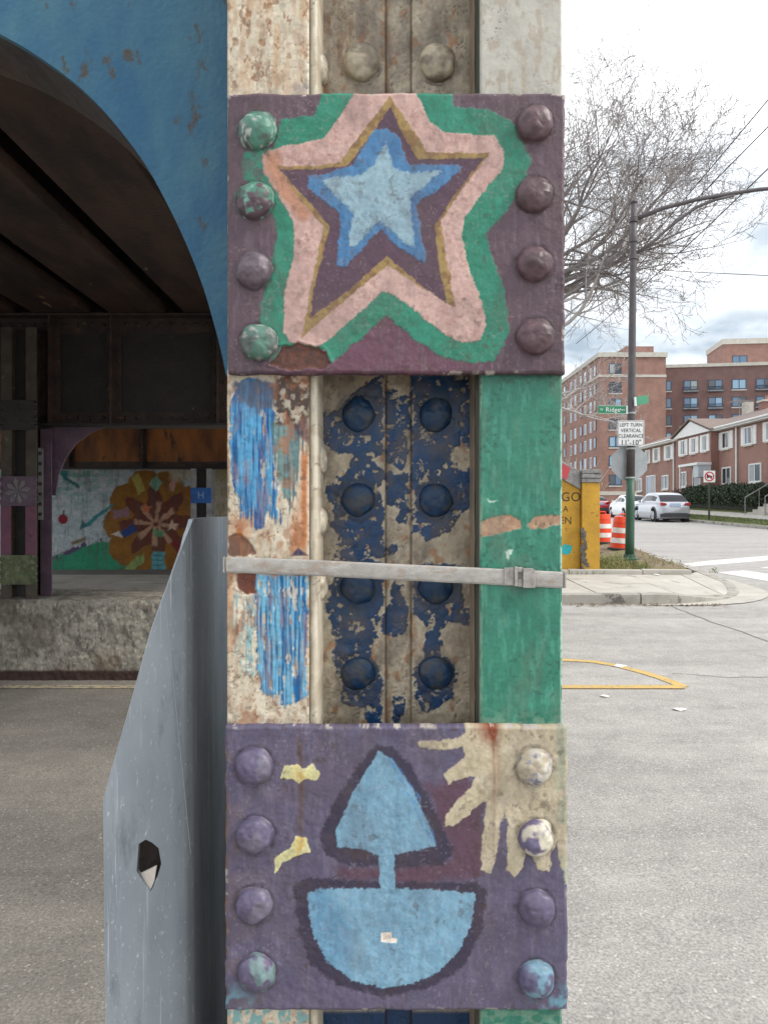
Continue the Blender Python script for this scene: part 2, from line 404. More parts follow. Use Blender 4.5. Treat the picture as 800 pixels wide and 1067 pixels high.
for i0, i1 in groups:                        # each kerb stone; the ones in the corner are curved
    i1 = min(i1, len(path) - 1)
    if i0 >= i1: continue
    st_ = [(path[k], inner[k]) for k in range(i0, i1 + 1)]
    n = max(1, int(round(math.hypot(st_[-1][0][0] - st_[0][0][0], st_[-1][0][1] - st_[0][0][1]) / 3.4))) if (i1 - i0 == 1 and st_[0][0][1] < 21.9) else 1
    for k in range(n):
        if n > 1:
            (p0, q0), (p1, q1) = st_; ln = lambda a, b, t: (a[0] + (b[0] - a[0]) * t, a[1] + (b[1] - a[1]) * t)
            se = [(ln(p0, p1, k / n + .002), ln(q0, q1, k / n + .002)), (ln(p0, p1, (k + 1) / n - .002), ln(q0, q1, (k + 1) / n - .002))]
        else:
            se = list(st_); ln = lambda a, b, t: (a[0] + (b[0] - a[0]) * t, a[1] + (b[1] - a[1]) * t)
            se[0] = tuple(ln(se[0][j], se[1][j], .012) for j in (0, 1)); se[-1] = tuple(ln(se[-1][j], se[-2][j], .012) for j in (0, 1))
        vs, fs = [], []
        for p, q in se:
            h_ = kerb_h(*p); vs += [(p[0], p[1], gz(p[1]) - .02), (p[0], p[1], gz(p[1]) + h_ - .012 * (h_ > .03)), (p[0] + (q[0] - p[0]) * .1, p[1] + (q[1] - p[1]) * .1, gz(p[1]) + h_ + .002), (q[0], q[1], gz(q[1]) + h_ + .002), (q[0], q[1], gz(q[1]) - .02)]
        m2 = len(se)
        for r in range(m2 - 1):
            for c_ in range(5): fs.append((r * 5 + c_, r * 5 + (c_ + 1) % 5, (r + 1) * 5 + (c_ + 1) % 5, (r + 1) * 5 + c_))
        fs += [(4, 3, 2, 1, 0), tuple((m2 - 1) * 5 + c_ for c_ in range(5))]
        MB().add(vs, fs).build('kerb_stone', KERB, kb)
UND = road_mat('asphalt with bridge shade in its colour', (0.24, 0.22, 0.193), (0.155, 0.143, 0.127), (0.44, 0.41, 0.37), 7.0)  # shade of the bridge is put into this darker, browner asphalt colour
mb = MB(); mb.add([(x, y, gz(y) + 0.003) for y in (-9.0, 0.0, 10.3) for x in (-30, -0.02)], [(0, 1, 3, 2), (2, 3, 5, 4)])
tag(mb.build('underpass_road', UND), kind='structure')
gut_o = offset(path, -0.42)
gut = MB(); lo, hi = 2, 16                    # pale gutter apron round the corner
gut.add([(p[0], p[1], gz(p[1]) + 0.004) for p in path[lo:hi]] + [(p[0] + (q[0] - p[0]) * min(1, 0.25 + i * 0.14), p[1] + (q[1] - p[1]) * min(1, 0.25 + i * 0.14), gz(p[1]) + 0.004) for i, (p, q) in enumerate(zip(path[lo:hi], gut_o[lo:hi]))],
        [(i, i + 1, hi - lo + i + 1, hi - lo + i) for i in range(hi - lo - 1)])
tag(gut.build('gutter', CONC), kind='structure')
# pavement slabs between kerb and planting bed
pv = tag(bpy.data.objects.new('pavement', None), kind='structure'); COL.objects.link(pv); OFF[pv.name] = Vector((0, 0, 0))
def inner_y(x):                               # front edge of the slabs
    best = 11.19
    for (x0, y0), (x1, y1) in zip(inner[:-1], inner[1:]):
        if x0 <= x <= x1 and y1 < 15: best = y0 + (y1 - y0) * (x - x0) / max(x1 - x0, 1e-6)
    return best + 0.006
BACK = 13.72
def hgt(x, y):
    d_ = min(math.hypot(x - px_, y - py_) for px_, py_ in path[2:16]); e = min(1, max(0, (d_ - 0.15) / 1.4))
    k_ = kerb_h(*min(path[2:16], key=lambda p: math.hypot(x - p[0], y - p[1]))) if x > 3.3 else 0.15
    return k_ * (1 - e) + 0.15 * e
edges = [-9 + 1.52 * k for k in range(8)] + [3.1, 4.35, 5.3]
for a, b in zip(edges[:-1], edges[1:]):
    fa, fb = inner_y(a), inner_y(b)
    midy = 12.55
    rows = [((fa, fb), (midy, midy)), ((midy, midy), (BACK, BACK))] if max(fa, fb) < midy - 0.2 else [((fa, fb), (max(BACK, fa + .02), max(BACK, fb + .02)))]
    for (ya, yb), (yc, yd) in rows:
        g = 0.006; dz = random.uniform(-0.004, 0.004)
        q = [(a + g, ya + g), (b - g, yb + g), (b - g, yd - g), (a + g, yc - g)]
        m_ = MB(); m_.add([(x, y, gz(y) - 0.02) for x, y in q] + [(x, y, gz(y) + hgt(x, y) - 0.003 + dz) for x, y in q], [(0, 3, 2, 1), (4, 5, 6, 7), (0, 1, 5, 4), (1, 2, 6, 5), (2, 3, 7, 6), (3, 0, 4, 7)])
        m_.build('paving_slab', CONC, pv, bevel=0.008)
cs = [p for p in inner if 5.3 < p[0] < 6.6 and p[1] < 14.0]      # corner slab behind the dropped kerb
cf = [(5.306, inner_y(5.306) + .006)] + cs + [(5.77, 14.2), (5.56, 13.9), (5.306, 13.71)]
cz_ = [gz(y) + hgt(x, y) - .003 for x, y in cf]
n_ = len(cf); m_ = MB(); m_.add([(x, y, float(z)) for (x, y), z in zip(cf, cz_)] + [(5.5, 13.1, gz(13.1) + hgt(5.5, 13.1) - .003)] + [(x, y, gz(y) - .02) for x, y in cf], [(i, (i + 1) % n_, n_) for i in range(n_)] + [(i, n_ + 1 + i, n_ + 1 + (i + 1) % n_, (i + 1) % n_) for i in range(n_)])
m_.build('paving_slab', CONC, pv)
sheet('joint_bed', [(-9, 11.15), (3.7, 11.2), (4.9, 11.9), (5.5, 12.9), (5.6, 13.72), (-9, 13.72)], 0.008, DIRT, pv)
# planting bed with its low concrete edge, and soil
bed = [(3.0, 13.88), (5.9, 13.88), (6.45, 14.6), (6.72, 18.0), (7.0, 22.0), (7.0, 34.0), (2.0, 34.0), (2.0, 13.88)]
cmD = CM(); xs_ = np.linspace(1.8, 7.0, 90); ys_ = np.linspace(13.9, 34, 170)
Xg, Yg = np.meshgrid(xs_, ys_)
xm = np.interp(Yg, [13.9, 14.6, 18, 22, 34], [5.55, 5.78, 6.2, 6.8, 7.0]); Xg = 1.8 + (Xg - 1.8) / 5.2 * (xm - 1.8)
Zg = SL * Yg + 0.17 + 0.10 * (fbm(Xg * 1.4, Yg * 1.4, 4, 20) - 0.5) + 0.06 * (fbm(Xg * 6, Yg * 6, 3, 21) - .5)
q = fbm(Xg * 2.2, Yg * 2.2, 4, 22)[..., None]; c = np.array([0.12, 0.085, 0.055]) * (1 - q) + np.array([0.24, 0.19, 0.13]) * q
c = lay(c, 0.7 * sst(0.5, 0.62, fbm(Xg * 3, Yg * 3, 4, 23)), (0.15, 0.15, 0.06))
SOIL = paint_mat('soil and leaf litter', 0.9, 0.8, 40.0, 0.35, 0.2)
cmD.grid(np.stack([Xg, Yg, Zg], -1), c); tag(cmD.build('planting_bed', SOIL), kind='structure')
m_ = MB()
for a, b in ((1.8, 3.3), (3.31, 4.62), (4.63, 5.5)):
    m_ = MB(); m_.add([(a, 13.74, gz(13.74)), (b, 13.74, gz(13.74)), (b, 13.88, gz(13.88)), (a, 13.88, gz(13.88)), (a, 13.74, gz(13.74) + .235), (b, 13.74, gz(13.74) + .225), (b, 13.88, gz(13.88) + .225), (a, 13.88, gz(13.88) + .235)], [(0, 3, 2, 1), (4, 5, 6, 7), (0, 1, 5, 4), (1, 2, 6, 5), (2, 3, 7, 6), (3, 0, 4, 7)])
    m_.build('edging_stone', CONC, kb, bevel=0.012)

# ---- kerb, verge, pavement and lawn on the right of the side street
kr = tag(bpy.data.objects.new('kerb', None), kind='structure'); COL.objects.link(kr); OFF[kr.name] = Vector((0, 0, 0))
KX = 16.95
yk = 26.0
while yk < 80:
    ln = 3.0 if yk < 60 else 20.0; m_ = MB(); y1 = yk + ln - 0.012
    m_.add([(KX, yk, gz(yk) - .02), (KX + .17, yk, gz(yk) - .02), (KX + .17, y1, gz(y1) - .02), (KX, y1, gz(y1) - .02), (KX, yk, gz(yk) + .15), (KX + .17, yk, gz(yk) + .15), (KX + .17, y1, gz(y1) + .15), (KX, y1, gz(y1) + .15)], [(0, 3, 2, 1), (4, 5, 6, 7), (0, 1, 5, 4), (1, 2, 6, 5), (2, 3, 7, 6), (3, 0, 4, 7)])
    m_.build('kerb_stone', KERB, kr, bevel=0.015); yk += ln
def rz_(x, y):                                # the bank rises from the kerb to the houses
    t = [(KX + .17, 0.145), (19.4, 0.26), (21.0, 0.42), (22.4, 0.95), (24, 1.0), (60, 1.0)]
    v_ = np.interp(x, [a for a, _ in t], [b for _, b in t])
    return gz(y) + v_ + 0.0032 * max(0, y - 40) * (x > 18.5)
def strip(name, x0, x1, y0, y1, m, lift=0.0, nx=8, ny=40, kind='structure'):
    mb = MB(); xs = np.linspace(x0, x1, nx); ysr = np.linspace(y0, y1, ny)
    mb.add([(x, y, rz_(x, y) + lift + (0.03 * (float(fbm(np.array([x * 1.3]), np.array([y * 1.3]), 3, 33)[0]) - .5) if 'lawn' in name or 'verge' in name else 0)) for y in ysr for x in xs], [(r * nx + c_, r * nx + c_ + 1, (r + 1) * nx + c_ + 1, (r + 1) * nx + c_) for r in range(ny - 1) for c_ in range(nx - 1)])
    return tag(mb.build(name, m, smooth=True), kind=kind)
strip('grass_verge', KX + .17, 19.4, 26, 90, LAWN)
strip('lawn', 21.0, 60, 26, 90, LAWN, nx=24)
fp = tag(bpy.data.objects.new('footpath', None), kind='structure'); COL.objects.link(fp); OFF[fp.name] = Vector((0, 0, 0))
yk = 30.0
while yk < 76:                                # slabs of the footpath
    m_ = MB(); y1 = yk + 1.78; q = [(19.42, yk), (20.98, yk), (20.98, y1), (19.42, y1)]
    m_.add([(x, y, rz_(x, y) - .1) for x, y in q] + [(x, y, rz_(x, y) + .012) for x, y in q], [(0, 3, 2, 1), (4, 5, 6, 7), (0, 1, 5, 4), (1, 2, 6, 5), (2, 3, 7, 6), (3, 0, 4, 7)])
    m_.build('paving_slab', CONC, fp); yk += 1.8

# ---- painted markings, 4 mm above the road
def worn(name, rgb, under, th): return mat(name, rgb, tuple(np.array(rgb) * 0.86), rough=0.8, scale=5, third=(under, 26.0, th))
YEL = worn('worn yellow line paint', (0.62, 0.42, 0.13), (0.28, 0.265, 0.245), 0.545)
YELF = worn('faded yellow line paint', (0.42, 0.36, 0.24), (0.17, 0.16, 0.15), 0.50)
WHT = worn('worn white line paint', (0.66, 0.65, 0.62), (0.3, 0.28, 0.26), 0.57)
mk = tag(bpy.data.objects.new('road_marking', None), kind='structure'); COL.objects.link(mk); OFF[mk.name] = Vector((0, 0, 0))
def ribbon(name, pts, wd, m, lift=0.004):
    P = [Vector((p[0], p[1])) for p in pts]; mb = MB(); a_, b_ = [], []
    for i, p in enumerate(P):
        t = (P[min(i + 1, len(P) - 1)] - P[max(i - 1, 0)]).normalized(); n = Vector((-t.y, t.x)) * wd / 2
        for lst, q in ((a_, p + n), (b_, p - n)): lst.append((q.x, q.y, gz(q.y) + lift))
    k = len(P); mb.add(a_ + b_, [(i, i + 1, k + i + 1, k + i) for i in range(k - 1)])
    return mb.build(name, m, mk)
base = G(712, 716.5)
ribbon('yellow_line', [(0.9, base[1]), (1.6, base[1]), (base[0], base[1])], 0.11, YEL, 0.008)
ribbon('yellow_line', [(-14, base[1]), (-6, base[1]), (-3, base[1]), (-1.0, base[1]), (0.89, base[1])], 0.11, YELF, 0.008)
ribbon('yellow_line', [G(px_, py_)[:2] for px_, py_ in ((470, 690), (520, 687), (560, 687), (590, 688), (620, 690), (645, 694.5), (668, 700.5), (686, 706), (700, 711), (712, 716.2))], 0.10, YEL, 0.0045)
mb = MB(); mb.add([G(*p, 0.0) for p in ((697, 592.2), (704, 588.6), (740, 584.2), (800, 579.3), (880, 573), (880, 577.5), (800, 584), (740, 589))], [tuple(range(8))])
for o_ in (mb.build('stop_line', WHT, mk),): o_.location.z += 0.005
mb = MB(); mb.add([G(*p) for p in ((747, 596.8), (774, 594.6), (836, 603.0), (805, 606.8))], [(0, 1, 2, 3)])
mb.build('crossing_bar', WHT, mk).location.z += 0.005
mb = MB(); mb.add([G(*p) for p in ((791, 591.4), (812, 590.4), (860, 596), (838, 598))], [(0, 1, 2, 3)])
mb.build('crossing_bar', WHT, mk).location.z += 0.005
TAR = mat('tar in cracks', (0.12, 0.112, 0.105), (0.20, 0.185, 0.17), rough=0.8, scale=20)
def crack(pxs, wd):
    pts = []
    for (a, b), (c_, d_) in zip(pxs[:-1], pxs[1:]):
        for k in range(6):
            t = k / 6; g = G(a + (c_ - a) * t, b + (d_ - b) * t); pts.append((g[0] + random.uniform(-.02, .02), g[1] + random.uniform(-.02, .02)))
    ribbon('crack', pts, wd, TAR, 0.003)
crack([(668, 622), (700, 632), (740, 648), (800, 668), (860, 690)], 0.022)
crack([(700, 702), (760, 706), (860, 705)], 0.010)
crack([(764, 609), (745, 603), (715, 597)], 0.03)
# ================================================================== the painted steel column
D0 = 0.83                                   # distance of the batten plates' face
KP = 1.0
def c1(L_): return [(225 + x / 2.105, 80 + y / 2.105) for x, y in L_]
def c2(L_): return [(225 + x / 2.105, 380 + y / 2.105) for x, y in L_]
def c3(L_): return [(225 + x / 2.105, 745 + y / 2.105) for x, y in L_]
def c4(L_): return [(330 + x / 4.706, 390 + y / 4.706) for x, y in L_]
def c5(L_): return [(235 + x / 5.34, 390 + y / 5.34) for x, y in L_]
def c7(L_): return [(235 + x / 2.909, 590 + y / 2.909) for x, y in L_]
def warp(U, V, a, s, seed):
    return U + a * (fbm(U / s, V / s, 4, seed) - 0.5) * 2, V + a * (fbm(U / s, V / s, 4, seed + 31) - 0.5) * 2
PINK_O = c1([(303, 20), (303, 40), (268, 92), (235, 138), (135, 155), (103, 170), (103, 205), (140, 265), (172, 320), (172, 390), (150, 470), (148, 560), (165, 585), (222, 592), (255, 570), (310, 520), (366, 472), (378, 472), (420, 500), (500, 565), (540, 583), (580, 578), (592, 545), (580, 490), (555, 420), (537, 345), (545, 310), (580, 260), (630, 200), (632, 165), (610, 130), (500, 122), (470, 100), (440, 40), (440, 20)])
OLIVE = c1([(381, 44), (420, 100), (465, 166), (602, 168), (540, 245), (493, 317), (505, 400), (526, 508), (450, 462), (377, 414), (290, 485), (188, 574), (205, 480), (236, 332), (180, 265), (134, 196), (200, 196), (272, 188), (325, 115)])
INNER = c1([(383, 66), (410, 130), (445, 183), (520, 180), (586, 181), (530, 250), (479, 328), (490, 420), (506, 499), (440, 450), (375, 394), (290, 470), (206, 530), (212, 480), (250, 330), (190, 260), (140, 204), (210, 203), (290, 195), (340, 130)])
BLUE_S = c1([(378, 112), (345, 120), (325, 150), (300, 195), (203, 220), (200, 245), (272, 300), (272, 345), (262, 415), (285, 418), (345, 350), (360, 337), (400, 375), (457, 410), (458, 395), (440, 280), (490, 245), (541, 200), (530, 195), (425, 193), (400, 135)])
PALE_S = c1([(375, 143), (390, 200), (412, 212), (498, 209), (440, 255), (425, 270), (436, 378), (420, 370), (360, 318), (345, 325), (310, 372), (290, 372), (300, 300), (228, 229), (240, 222), (320, 215), (345, 190)])
GREEN_O = c1([(232, 20), (232, 40), (215, 88), (140, 90), (130, 150), (60, 168), (56, 215), (80, 245), (125, 300), (133, 345), (112, 440), (97, 500), (100, 560), (140, 592), (240, 600), (252, 628), (300, 590), (373, 525), (440, 580), (500, 615), (560, 628), (612, 622), (640, 570), (638, 500), (612, 410), (590, 345), (640, 290), (682, 220), (690, 180), (655, 105), (600, 72), (525, 68), (520, 40), (520, 20)])
HOLE = c1([(138, 592), (180, 584), (225, 596), (240, 602), (254, 632), (230, 642), (160, 640), (118, 634), (122, 612)])
def grime(col, h, U, V, riv, seed):          # soot and rust dirt: rings round the rivet heads, runs below them, smears
    for ru, rv_ in riv:
        r = np.hypot(U - ru, V - rv_) + 3 * (fbm(U / 6, V / 6, 3, seed) - .5)
        col = lay(col, 0.30 * np.exp(-((r - 20.5) / 3.2) ** 2) * (0.3 + 1.4 * sst(0.35, 0.65, fbm(U / 9, V / 9, 3, seed + 9))), S(50, 40, 40)); h = h + 0.9 * np.exp(-((r - 22) / 2.2) ** 2)
        run = np.exp(-((U - ru - 3 * (fbm(V / 20, V * 0, 2, seed + 1) - .5)) / 6) ** 2) * sst(rv_ + 16, rv_ + 24, V) * sst(rv_ + 52, rv_ + 28, V)
        col = lay(col, 0.28 * run * (0.3 + fbm(U / 3, V / 14, 3, seed + 2)), S(62, 50, 48))
    col = lay(col, 0.24 * sst(0.50, 0.74, fbm(U / 34, V / 55, 5, seed + 3)), S(84, 70, 66))
    col = lay(col, 0.16 * sst(0.50, 0.70, fbm(U / 5, V / 9, 4, seed + 4)), S(66, 56, 56))
    f = fbm(U / 2.6, V / 2.6, 4, seed + 5)[..., None]; col = col * (0.86 + 0.28 * f)
    col = lay(col, 0.40 * sst(0.66, 0.72, fbm(U / 8, V / 8, 5, seed + 6)) * sst(0.5, 0.6, fbm(U / 45, V / 45, 2, seed + 7)), S(70, 52, 44))
    return col, h
def star_paint(U, V):
    n = fbm(U / 60, V / 60, 4, 3)[..., None]
    col = S(94, 74, 82) * (1 - n) + S(78, 60, 70) * n
    low = sst(250, 380, V) * sst(260, 330, U) * (1 - sst(470, 540, U))
    col = lay(col, low * 0.8, S(101, 62, 78))
    st = fbm(U / 4, V / 28, 3, 12)
    col = lay(col, 0.35 * sst(0.55, 0.75, st), S(112, 96, 102))
    h = np.zeros(U.shape)
    Uw, Vw = warp(U, V, 2.6, 9, 41); Uf, Vf = warp(U, V, 1.6, 5, 52)
    br = 0.62 * fbm(U / 3.2, V / 3.2, 3, 60) + 0.38 * vn(U / 1.25, V / 1.25, 62)
    # green halo
    d = sdf(GREEN_O, Uw, Vw); m = 1 - sst(-1.2, 1.0, d + (br - 0.5) * 4.5)
    left = sst(300, 262, U)
    m = m * (1 - 0.55 * left * sst(0.42, 0.6, fbm(U / 9, V / 9, 4, 71)))
    g = fbm(U / 14, V / 14, 4, 5)[..., None]
    col = lay(col, m, S(32, 110, 86) * (1 - g) + S(48, 132, 108) * g); h += m
    # pink band
    d = sdf(PINK_O, Uf, Vf); m = 1 - sst(-0.8, 0.8, d + (br - 0.5) * 2.6)
    g = fbm(U / 18, V / 18, 4, 6)[..., None]
    pk = S(198, 166, 156) * (1 - g) + S(174, 140, 132) * g
    brn = sdf(c1([(118, 165), (140, 160), (142, 200), (165, 235), (210, 300), (190, 320), (150, 270), (110, 205), (108, 180)]), Uw, Vw)
    pk = lay(pk, 0.75 * (1 - sst(-4, 5, brn)), S(165, 112, 78))
    pk = lay(pk, 0.35 * sst(0.6, 0.72, fbm(U / 6, V / 6, 4, 83)), S(150, 105, 92))
    col = lay(col, m, pk); h += m * 0.9
    # olive outline, then the plum inside of the star
    d = sdf(OLIVE, Uf, Vf); m = (1 - sst(-0.7, 0.7, d + (br - 0.5) * 2))
    ol = lay(np.broadcast_to(S(150, 124, 74), col.shape).copy(), sst(0.45, 0.65, fbm(U / 10, V / 10, 3, 90)), S(128, 98, 60))
    col = lay(col, m, ol); h += m * 0.3
    d = sdf(INNER, Uf, Vf); m = 1 - sst(-0.6, 0.6, d + (br - 0.5) * 1.4)
    g = fbm(U / 20, V / 20, 4, 8)[..., None]
    col = lay(col, m, S(86, 62, 74) * (1 - g) + S(78, 56, 72) * g); h -= m * 0.5
    # blue star
    d = sdf(BLUE_S, Uw, Vw); m = 1 - sst(-0.8, 0.8, d + (br - 0.5) * 3.4)
    g = fbm(U / 5, V / 14, 3, 9)[..., None]
    col = lay(col, m, S(50, 98, 142) * (1 - g) + S(80, 128, 168) * g); h += m
    d = sdf(PALE_S, Uw, Vw); m = 1 - sst(-1.6, 0.8, d + (br - 0.5) * 5)
    g = fbm(U / 9, V / 9, 4, 10)[..., None]
    col = lay(col, m, S(120, 148, 162) * (1 - g) + S(146, 172, 182) * g); h += m * 0.7
    # loose edge chips, cracks, dirt
    crk = np.abs(fbm(U / 26, V / 26, 5, 120) - 0.5)
    col = lay(col, 0.5 * (1 - sst(0.0, 0.012, crk)) * sst(0.5, 0.65, fbm(U / 50, V / 50, 2, 121)), S(60, 44, 42)); h -= 0.4 * (1 - sst(0, 0.012, crk))
    e = np.minimum(np.minimum(U - 237, 588 - U), np.minimum(V - 97, 389 - V))
    chip = sst(0.58, 0.64, fbm(U / 9, V / 9, 5, 130)) * (1 - sst(0.5, 4, e)) * sst(0.5, 0.58, fbm(U / 40, V / 40, 3, 132))
    col = lay(col, chip, S(170, 160, 150)); h -= chip
    col = lay(col, 0.5 * (1 - sst(0, 9, 389 - V)) * sst(0.45, 0.6, fbm(U / 12, V / 5, 3, 131)), S(62, 48, 52))
    spk = sst(0.79, 0.84, vn(U / 2.2, V / 2.2, 140)) * sst(0.45, 0.6, fbm(U / 40, V / 40, 2, 141))
    col = lay(col, 0.25 * spk, S(150, 130, 125))
    d = sdf(HOLE, *warp(U, V, 3, 8, 150)); m = 1 - sst(-1, 0.6, d)
    g = fbm(U / 4, V / 4, 4, 151)[..., None]
    col = lay(col, m, S(58, 36, 32) * (1 - g) + S(112, 66, 48) * g)
    h = h - 3.5 * m + 2.0 * np.exp(-((d - 1.5) / 1.6) ** 2) - 0.6 * m * (g[..., 0] * 4)
    col, h = grime(col, h, U, V, [(268, 137), (265.5, 210), (264.5, 283), (270, 357), (556.5, 130), (556.5, 203.5), (556.5, 275), (556.5, 350.5)], 1500)
    return col, h
SAIL_O = c3([(355, 66), (330, 85), (270, 180), (230, 265), (243, 305), (300, 332), (360, 327), (395, 332), (500, 327), (517, 290), (490, 230), (425, 110), (382, 72)])
SAIL = c3([(357, 78), (300, 170), (262, 255), (266, 290), (330, 297), (360, 312), (400, 305), (482, 288), (470, 250), (430, 160), (385, 95)])
MAST = c3([(356, 305), (390, 305), (393, 390), (360, 390)])
HULL_O = c3([(172, 378), (200, 360), (360, 368), (575, 370), (592, 388), (582, 470), (545, 545), (480, 592), (370, 614), (270, 592), (205, 542), (184, 470)])
HULL = c3([(198, 392), (230, 381), (360, 379), (480, 384), (569, 391), (560, 455), (530, 522), (490, 562), (430, 590), (370, 600), (300, 582), (250, 547), (213, 485)])
MAROON = c3([(450, 150), (560, 135), (592, 190), (590, 350), (560, 366), (420, 372), (270, 362), (262, 325), (400, 335), (520, 322), (510, 270)])
RAYS = c3([(545, 20), (545, 40), (520, 52), (440, 58), (445, 72), (510, 78), (540, 70), (548, 90), (498, 130), (510, 152), (565, 132), (560, 160), (505, 215), (502, 245), (520, 245), (580, 195), (590, 190), (580, 340), (600, 348), (615, 300), (625, 240), (635, 212), (640, 290), (635, 340), (655, 355), (672, 340), (675, 290), (690, 300), (705, 342), (730, 345), (735, 300), (745, 280), (768, 375), (790, 375), (790, 20)])
BIRD1 = c3([(142, 140), (150, 112), (180, 108), (190, 117), (213, 106), (230, 130), (222, 145), (197, 140), (182, 150), (165, 140)])
BIRD2 = c3([(130, 347), (128, 315), (150, 298), (162, 292), (175, 266), (197, 268), (209, 301), (190, 304), (170, 312), (145, 325)])
CHIP = c3([(362, 478), (385, 476), (385, 488), (398, 490), (396, 500), (362, 498)])
def boat_paint(U, V):
    n = fbm(U / 50, V / 50, 4, 203)[..., None]
    col = S(97, 89, 111) * (1 - n) + S(80, 75, 96) * n
    st = fbm(U / 5, V / 30, 3, 212)
    col = lay(col, 0.4 * sst(0.5, 0.75, st), S(112, 104, 122))
    col = lay(col, 0.5 * sst(0.5, 0.7, fbm(U / 25, V / 18, 4, 213)) * sst(330, 240, U), S(104, 92, 96))
    h = np.zeros(U.shape)
    Uw, Vw = warp(U, V, 2.6, 10, 241); Uf, Vf = warp(U, V, 1.5, 5, 252)
    br = 0.62 * fbm(U / 3, V / 3, 3, 260) + 0.38 * vn(U / 1.25, V / 1.25, 262)
    m = 1 - sst(-7, 4, sdf(MAROON, *warp(U, V, 8, 22, 243)) + (br - .5) * 8); col = lay(col, m * 0.8, S(88, 58, 70))
    for P, s in ((SAIL_O, 1.0), (HULL_O, 1.0)):
        m = 1 - sst(-2.0, 1.4, sdf(P, Uw, Vw) - 1.5 + (br - .5) * 6); col = lay(col, m * 0.95, S(54, 48, 66)); h += m * 0.3
    g = fbm(U / 6, V / 22, 4, 270)[..., None]; g2 = fbm(U / 40, V / 40, 3, 271)[..., None]
    bl = S(102, 144, 168) * (1 - g) + S(128, 164, 184) * g
    bl = bl * (0.86 + 0.25 * g2)
    dark = sdf(c3([(205, 385), (235, 385), (300, 470), (290, 570), (240, 540), (215, 480)]), Uw, Vw)
    bl = lay(bl, 0.4 * (1 - sst(-6, 8, dark)), S(66, 118, 156))
    for P, k in ((SAIL, 2.2), (MAST, 1.5), (HULL, 4.2)):
        m = 1 - sst(-0.7, 0.7, sdf(P, Uf, Vf) + (br - .5) * k); col = lay(col, m, bl); h += m * 0.8
    edge = np.abs(sdf(c3([(385, 100), (432, 165), (472, 260), (480, 285)]), Uw, Vw) - 1)
    col = lay(col, 0.6 * (1 - sst(0.5, 2.0, edge)) * sst(395, 402, U) * sst(0.35, 0.55, br), S(70, 124, 176))
    # cream sun rays with a rust run
    Ur, Vr = warp(U, V, 3.2, 9, 280)
    m = 1 - sst(-0.7, 0.7, sdf(RAYS, Ur, Vr) + (br - .5) * 2.4)
    g = fbm(U / 14, V / 14, 4, 281)[..., None]
    cr = S(196, 184, 160) * (1 - g) + S(168, 154, 126) * g
    ru = np.exp(-((U - 510) / 12.0) ** 2) * sst(786, 757, V) + 0.5 * np.exp(-((U - 513 - 3 * np.sin(V / 30)) / 3.2) ** 2) * sst(890, 780, V)
    cr = lay(cr, np.clip(ru * (0.6 + 0.8 * fbm(U / 6, V / 8, 3, 282)), 0, 1), S(128, 66, 38))
    cr = lay(cr, 0.5 * sst(572, 588, U) * sst(0.4, 0.6, fbm(U / 8, V / 12, 3, 283)), S(126, 150, 134))
    col = lay(col, m, cr); h += m
    drip = np.exp(-((U - 514.5 - 2.0 * np.sin((V - 757) / 45)) / 1.6) ** 2) * sst(770, 785, V) * sst(896, 886, V)
    h += drip * 1.6; col = lay(col, drip * 0.4, S(196, 178, 152))
    # brown stain, birds, chip
    sx = np.exp(-((U - 312.5 - 1.2 * np.sin(V / 25)) / 3.2) ** 2) * sst(760, 775, V) * sst(905, 850, V)
    col = lay(col, 0.75 * sx * (0.5 + fbm(U / 5, V / 20, 3, 290)), S(88, 68, 62))
    for P in (BIRD1, BIRD2):
        m = 1 - sst(-0.5, 0.5, sdf(P, Uf, Vf) + (br - .5) * 1.2)
        y = lay(np.broadcast_to(S(214, 206, 150), col.shape).copy(), 0.8 * np.exp(-((U - 313) / 4.5) ** 2), S(186, 148, 72))
        y = lay(y, 0.5 * sst(0.5, 0.7, fbm(U / 4, V / 4, 3, 295)), S(198, 202, 168))
        col = lay(col, m, y); h += m * 0.8
    m = 1 - sst(-0.4, 0.4, sdf(CHIP, U, V)); col = lay(col, m, S(228, 218, 206)); h -= m
    inn = 1 - sst(-0.4, 0.4, sdf(c3([(364, 480), (384, 478), (384, 488), (366, 495)]), U, V)); col = lay(col, inn * 0.5, S(180, 158, 138))
    # teal ghosts near the corners, chips
    tl = sst(1016, 1050, V) * (sst(280, 240, U) + sst(540, 580, U)) * sst(0.42, 0.62, fbm(U / 9, V / 9, 4, 300)); col = lay(col, tl * 0.85, S(104, 150, 164))
    e = np.minimum(np.minimum(U - 235, 591 - U), np.minimum(V - 757, 1053 - V))
    chip = sst(0.57, 0.63, fbm(U / 9, V / 9, 5, 330)) * (1 - sst(0.5, 4, e)) * sst(0.5, 0.58, fbm(U / 40, V / 40, 3, 332)); col = lay(col, chip, S(172, 164, 156)); h -= chip
    rst = sst(0.5, 0.62, fbm(U / 7, V / 10, 4, 331)) * (1 - sst(0, 4, U - 235)); col = lay(col, rst, S(120, 84, 62))
    spk = sst(0.8, 0.85, vn(U / 2.2, V / 2.2, 340)) * sst(0.45, 0.6, fbm(U / 40, V / 40, 2, 341)); col = lay(col, 0.22 * spk, S(158, 150, 160))
    crk = np.abs(fbm(U / 24, V / 24, 5, 350) - 0.5); col = lay(col, 0.4 * (1 - sst(0, 0.011, crk)) * sst(0.5, 0.6, fbm(U / 50, V / 50, 2, 351)), S(54, 48, 58))
    col, h = grime(col, h, U, V, [(265, 797.5), (265.5, 869.5), (265.5, 941.5), (268, 1013), (556.5, 798.5), (558, 872), (558, 946), (558, 1019)], 1600)
    return col, h
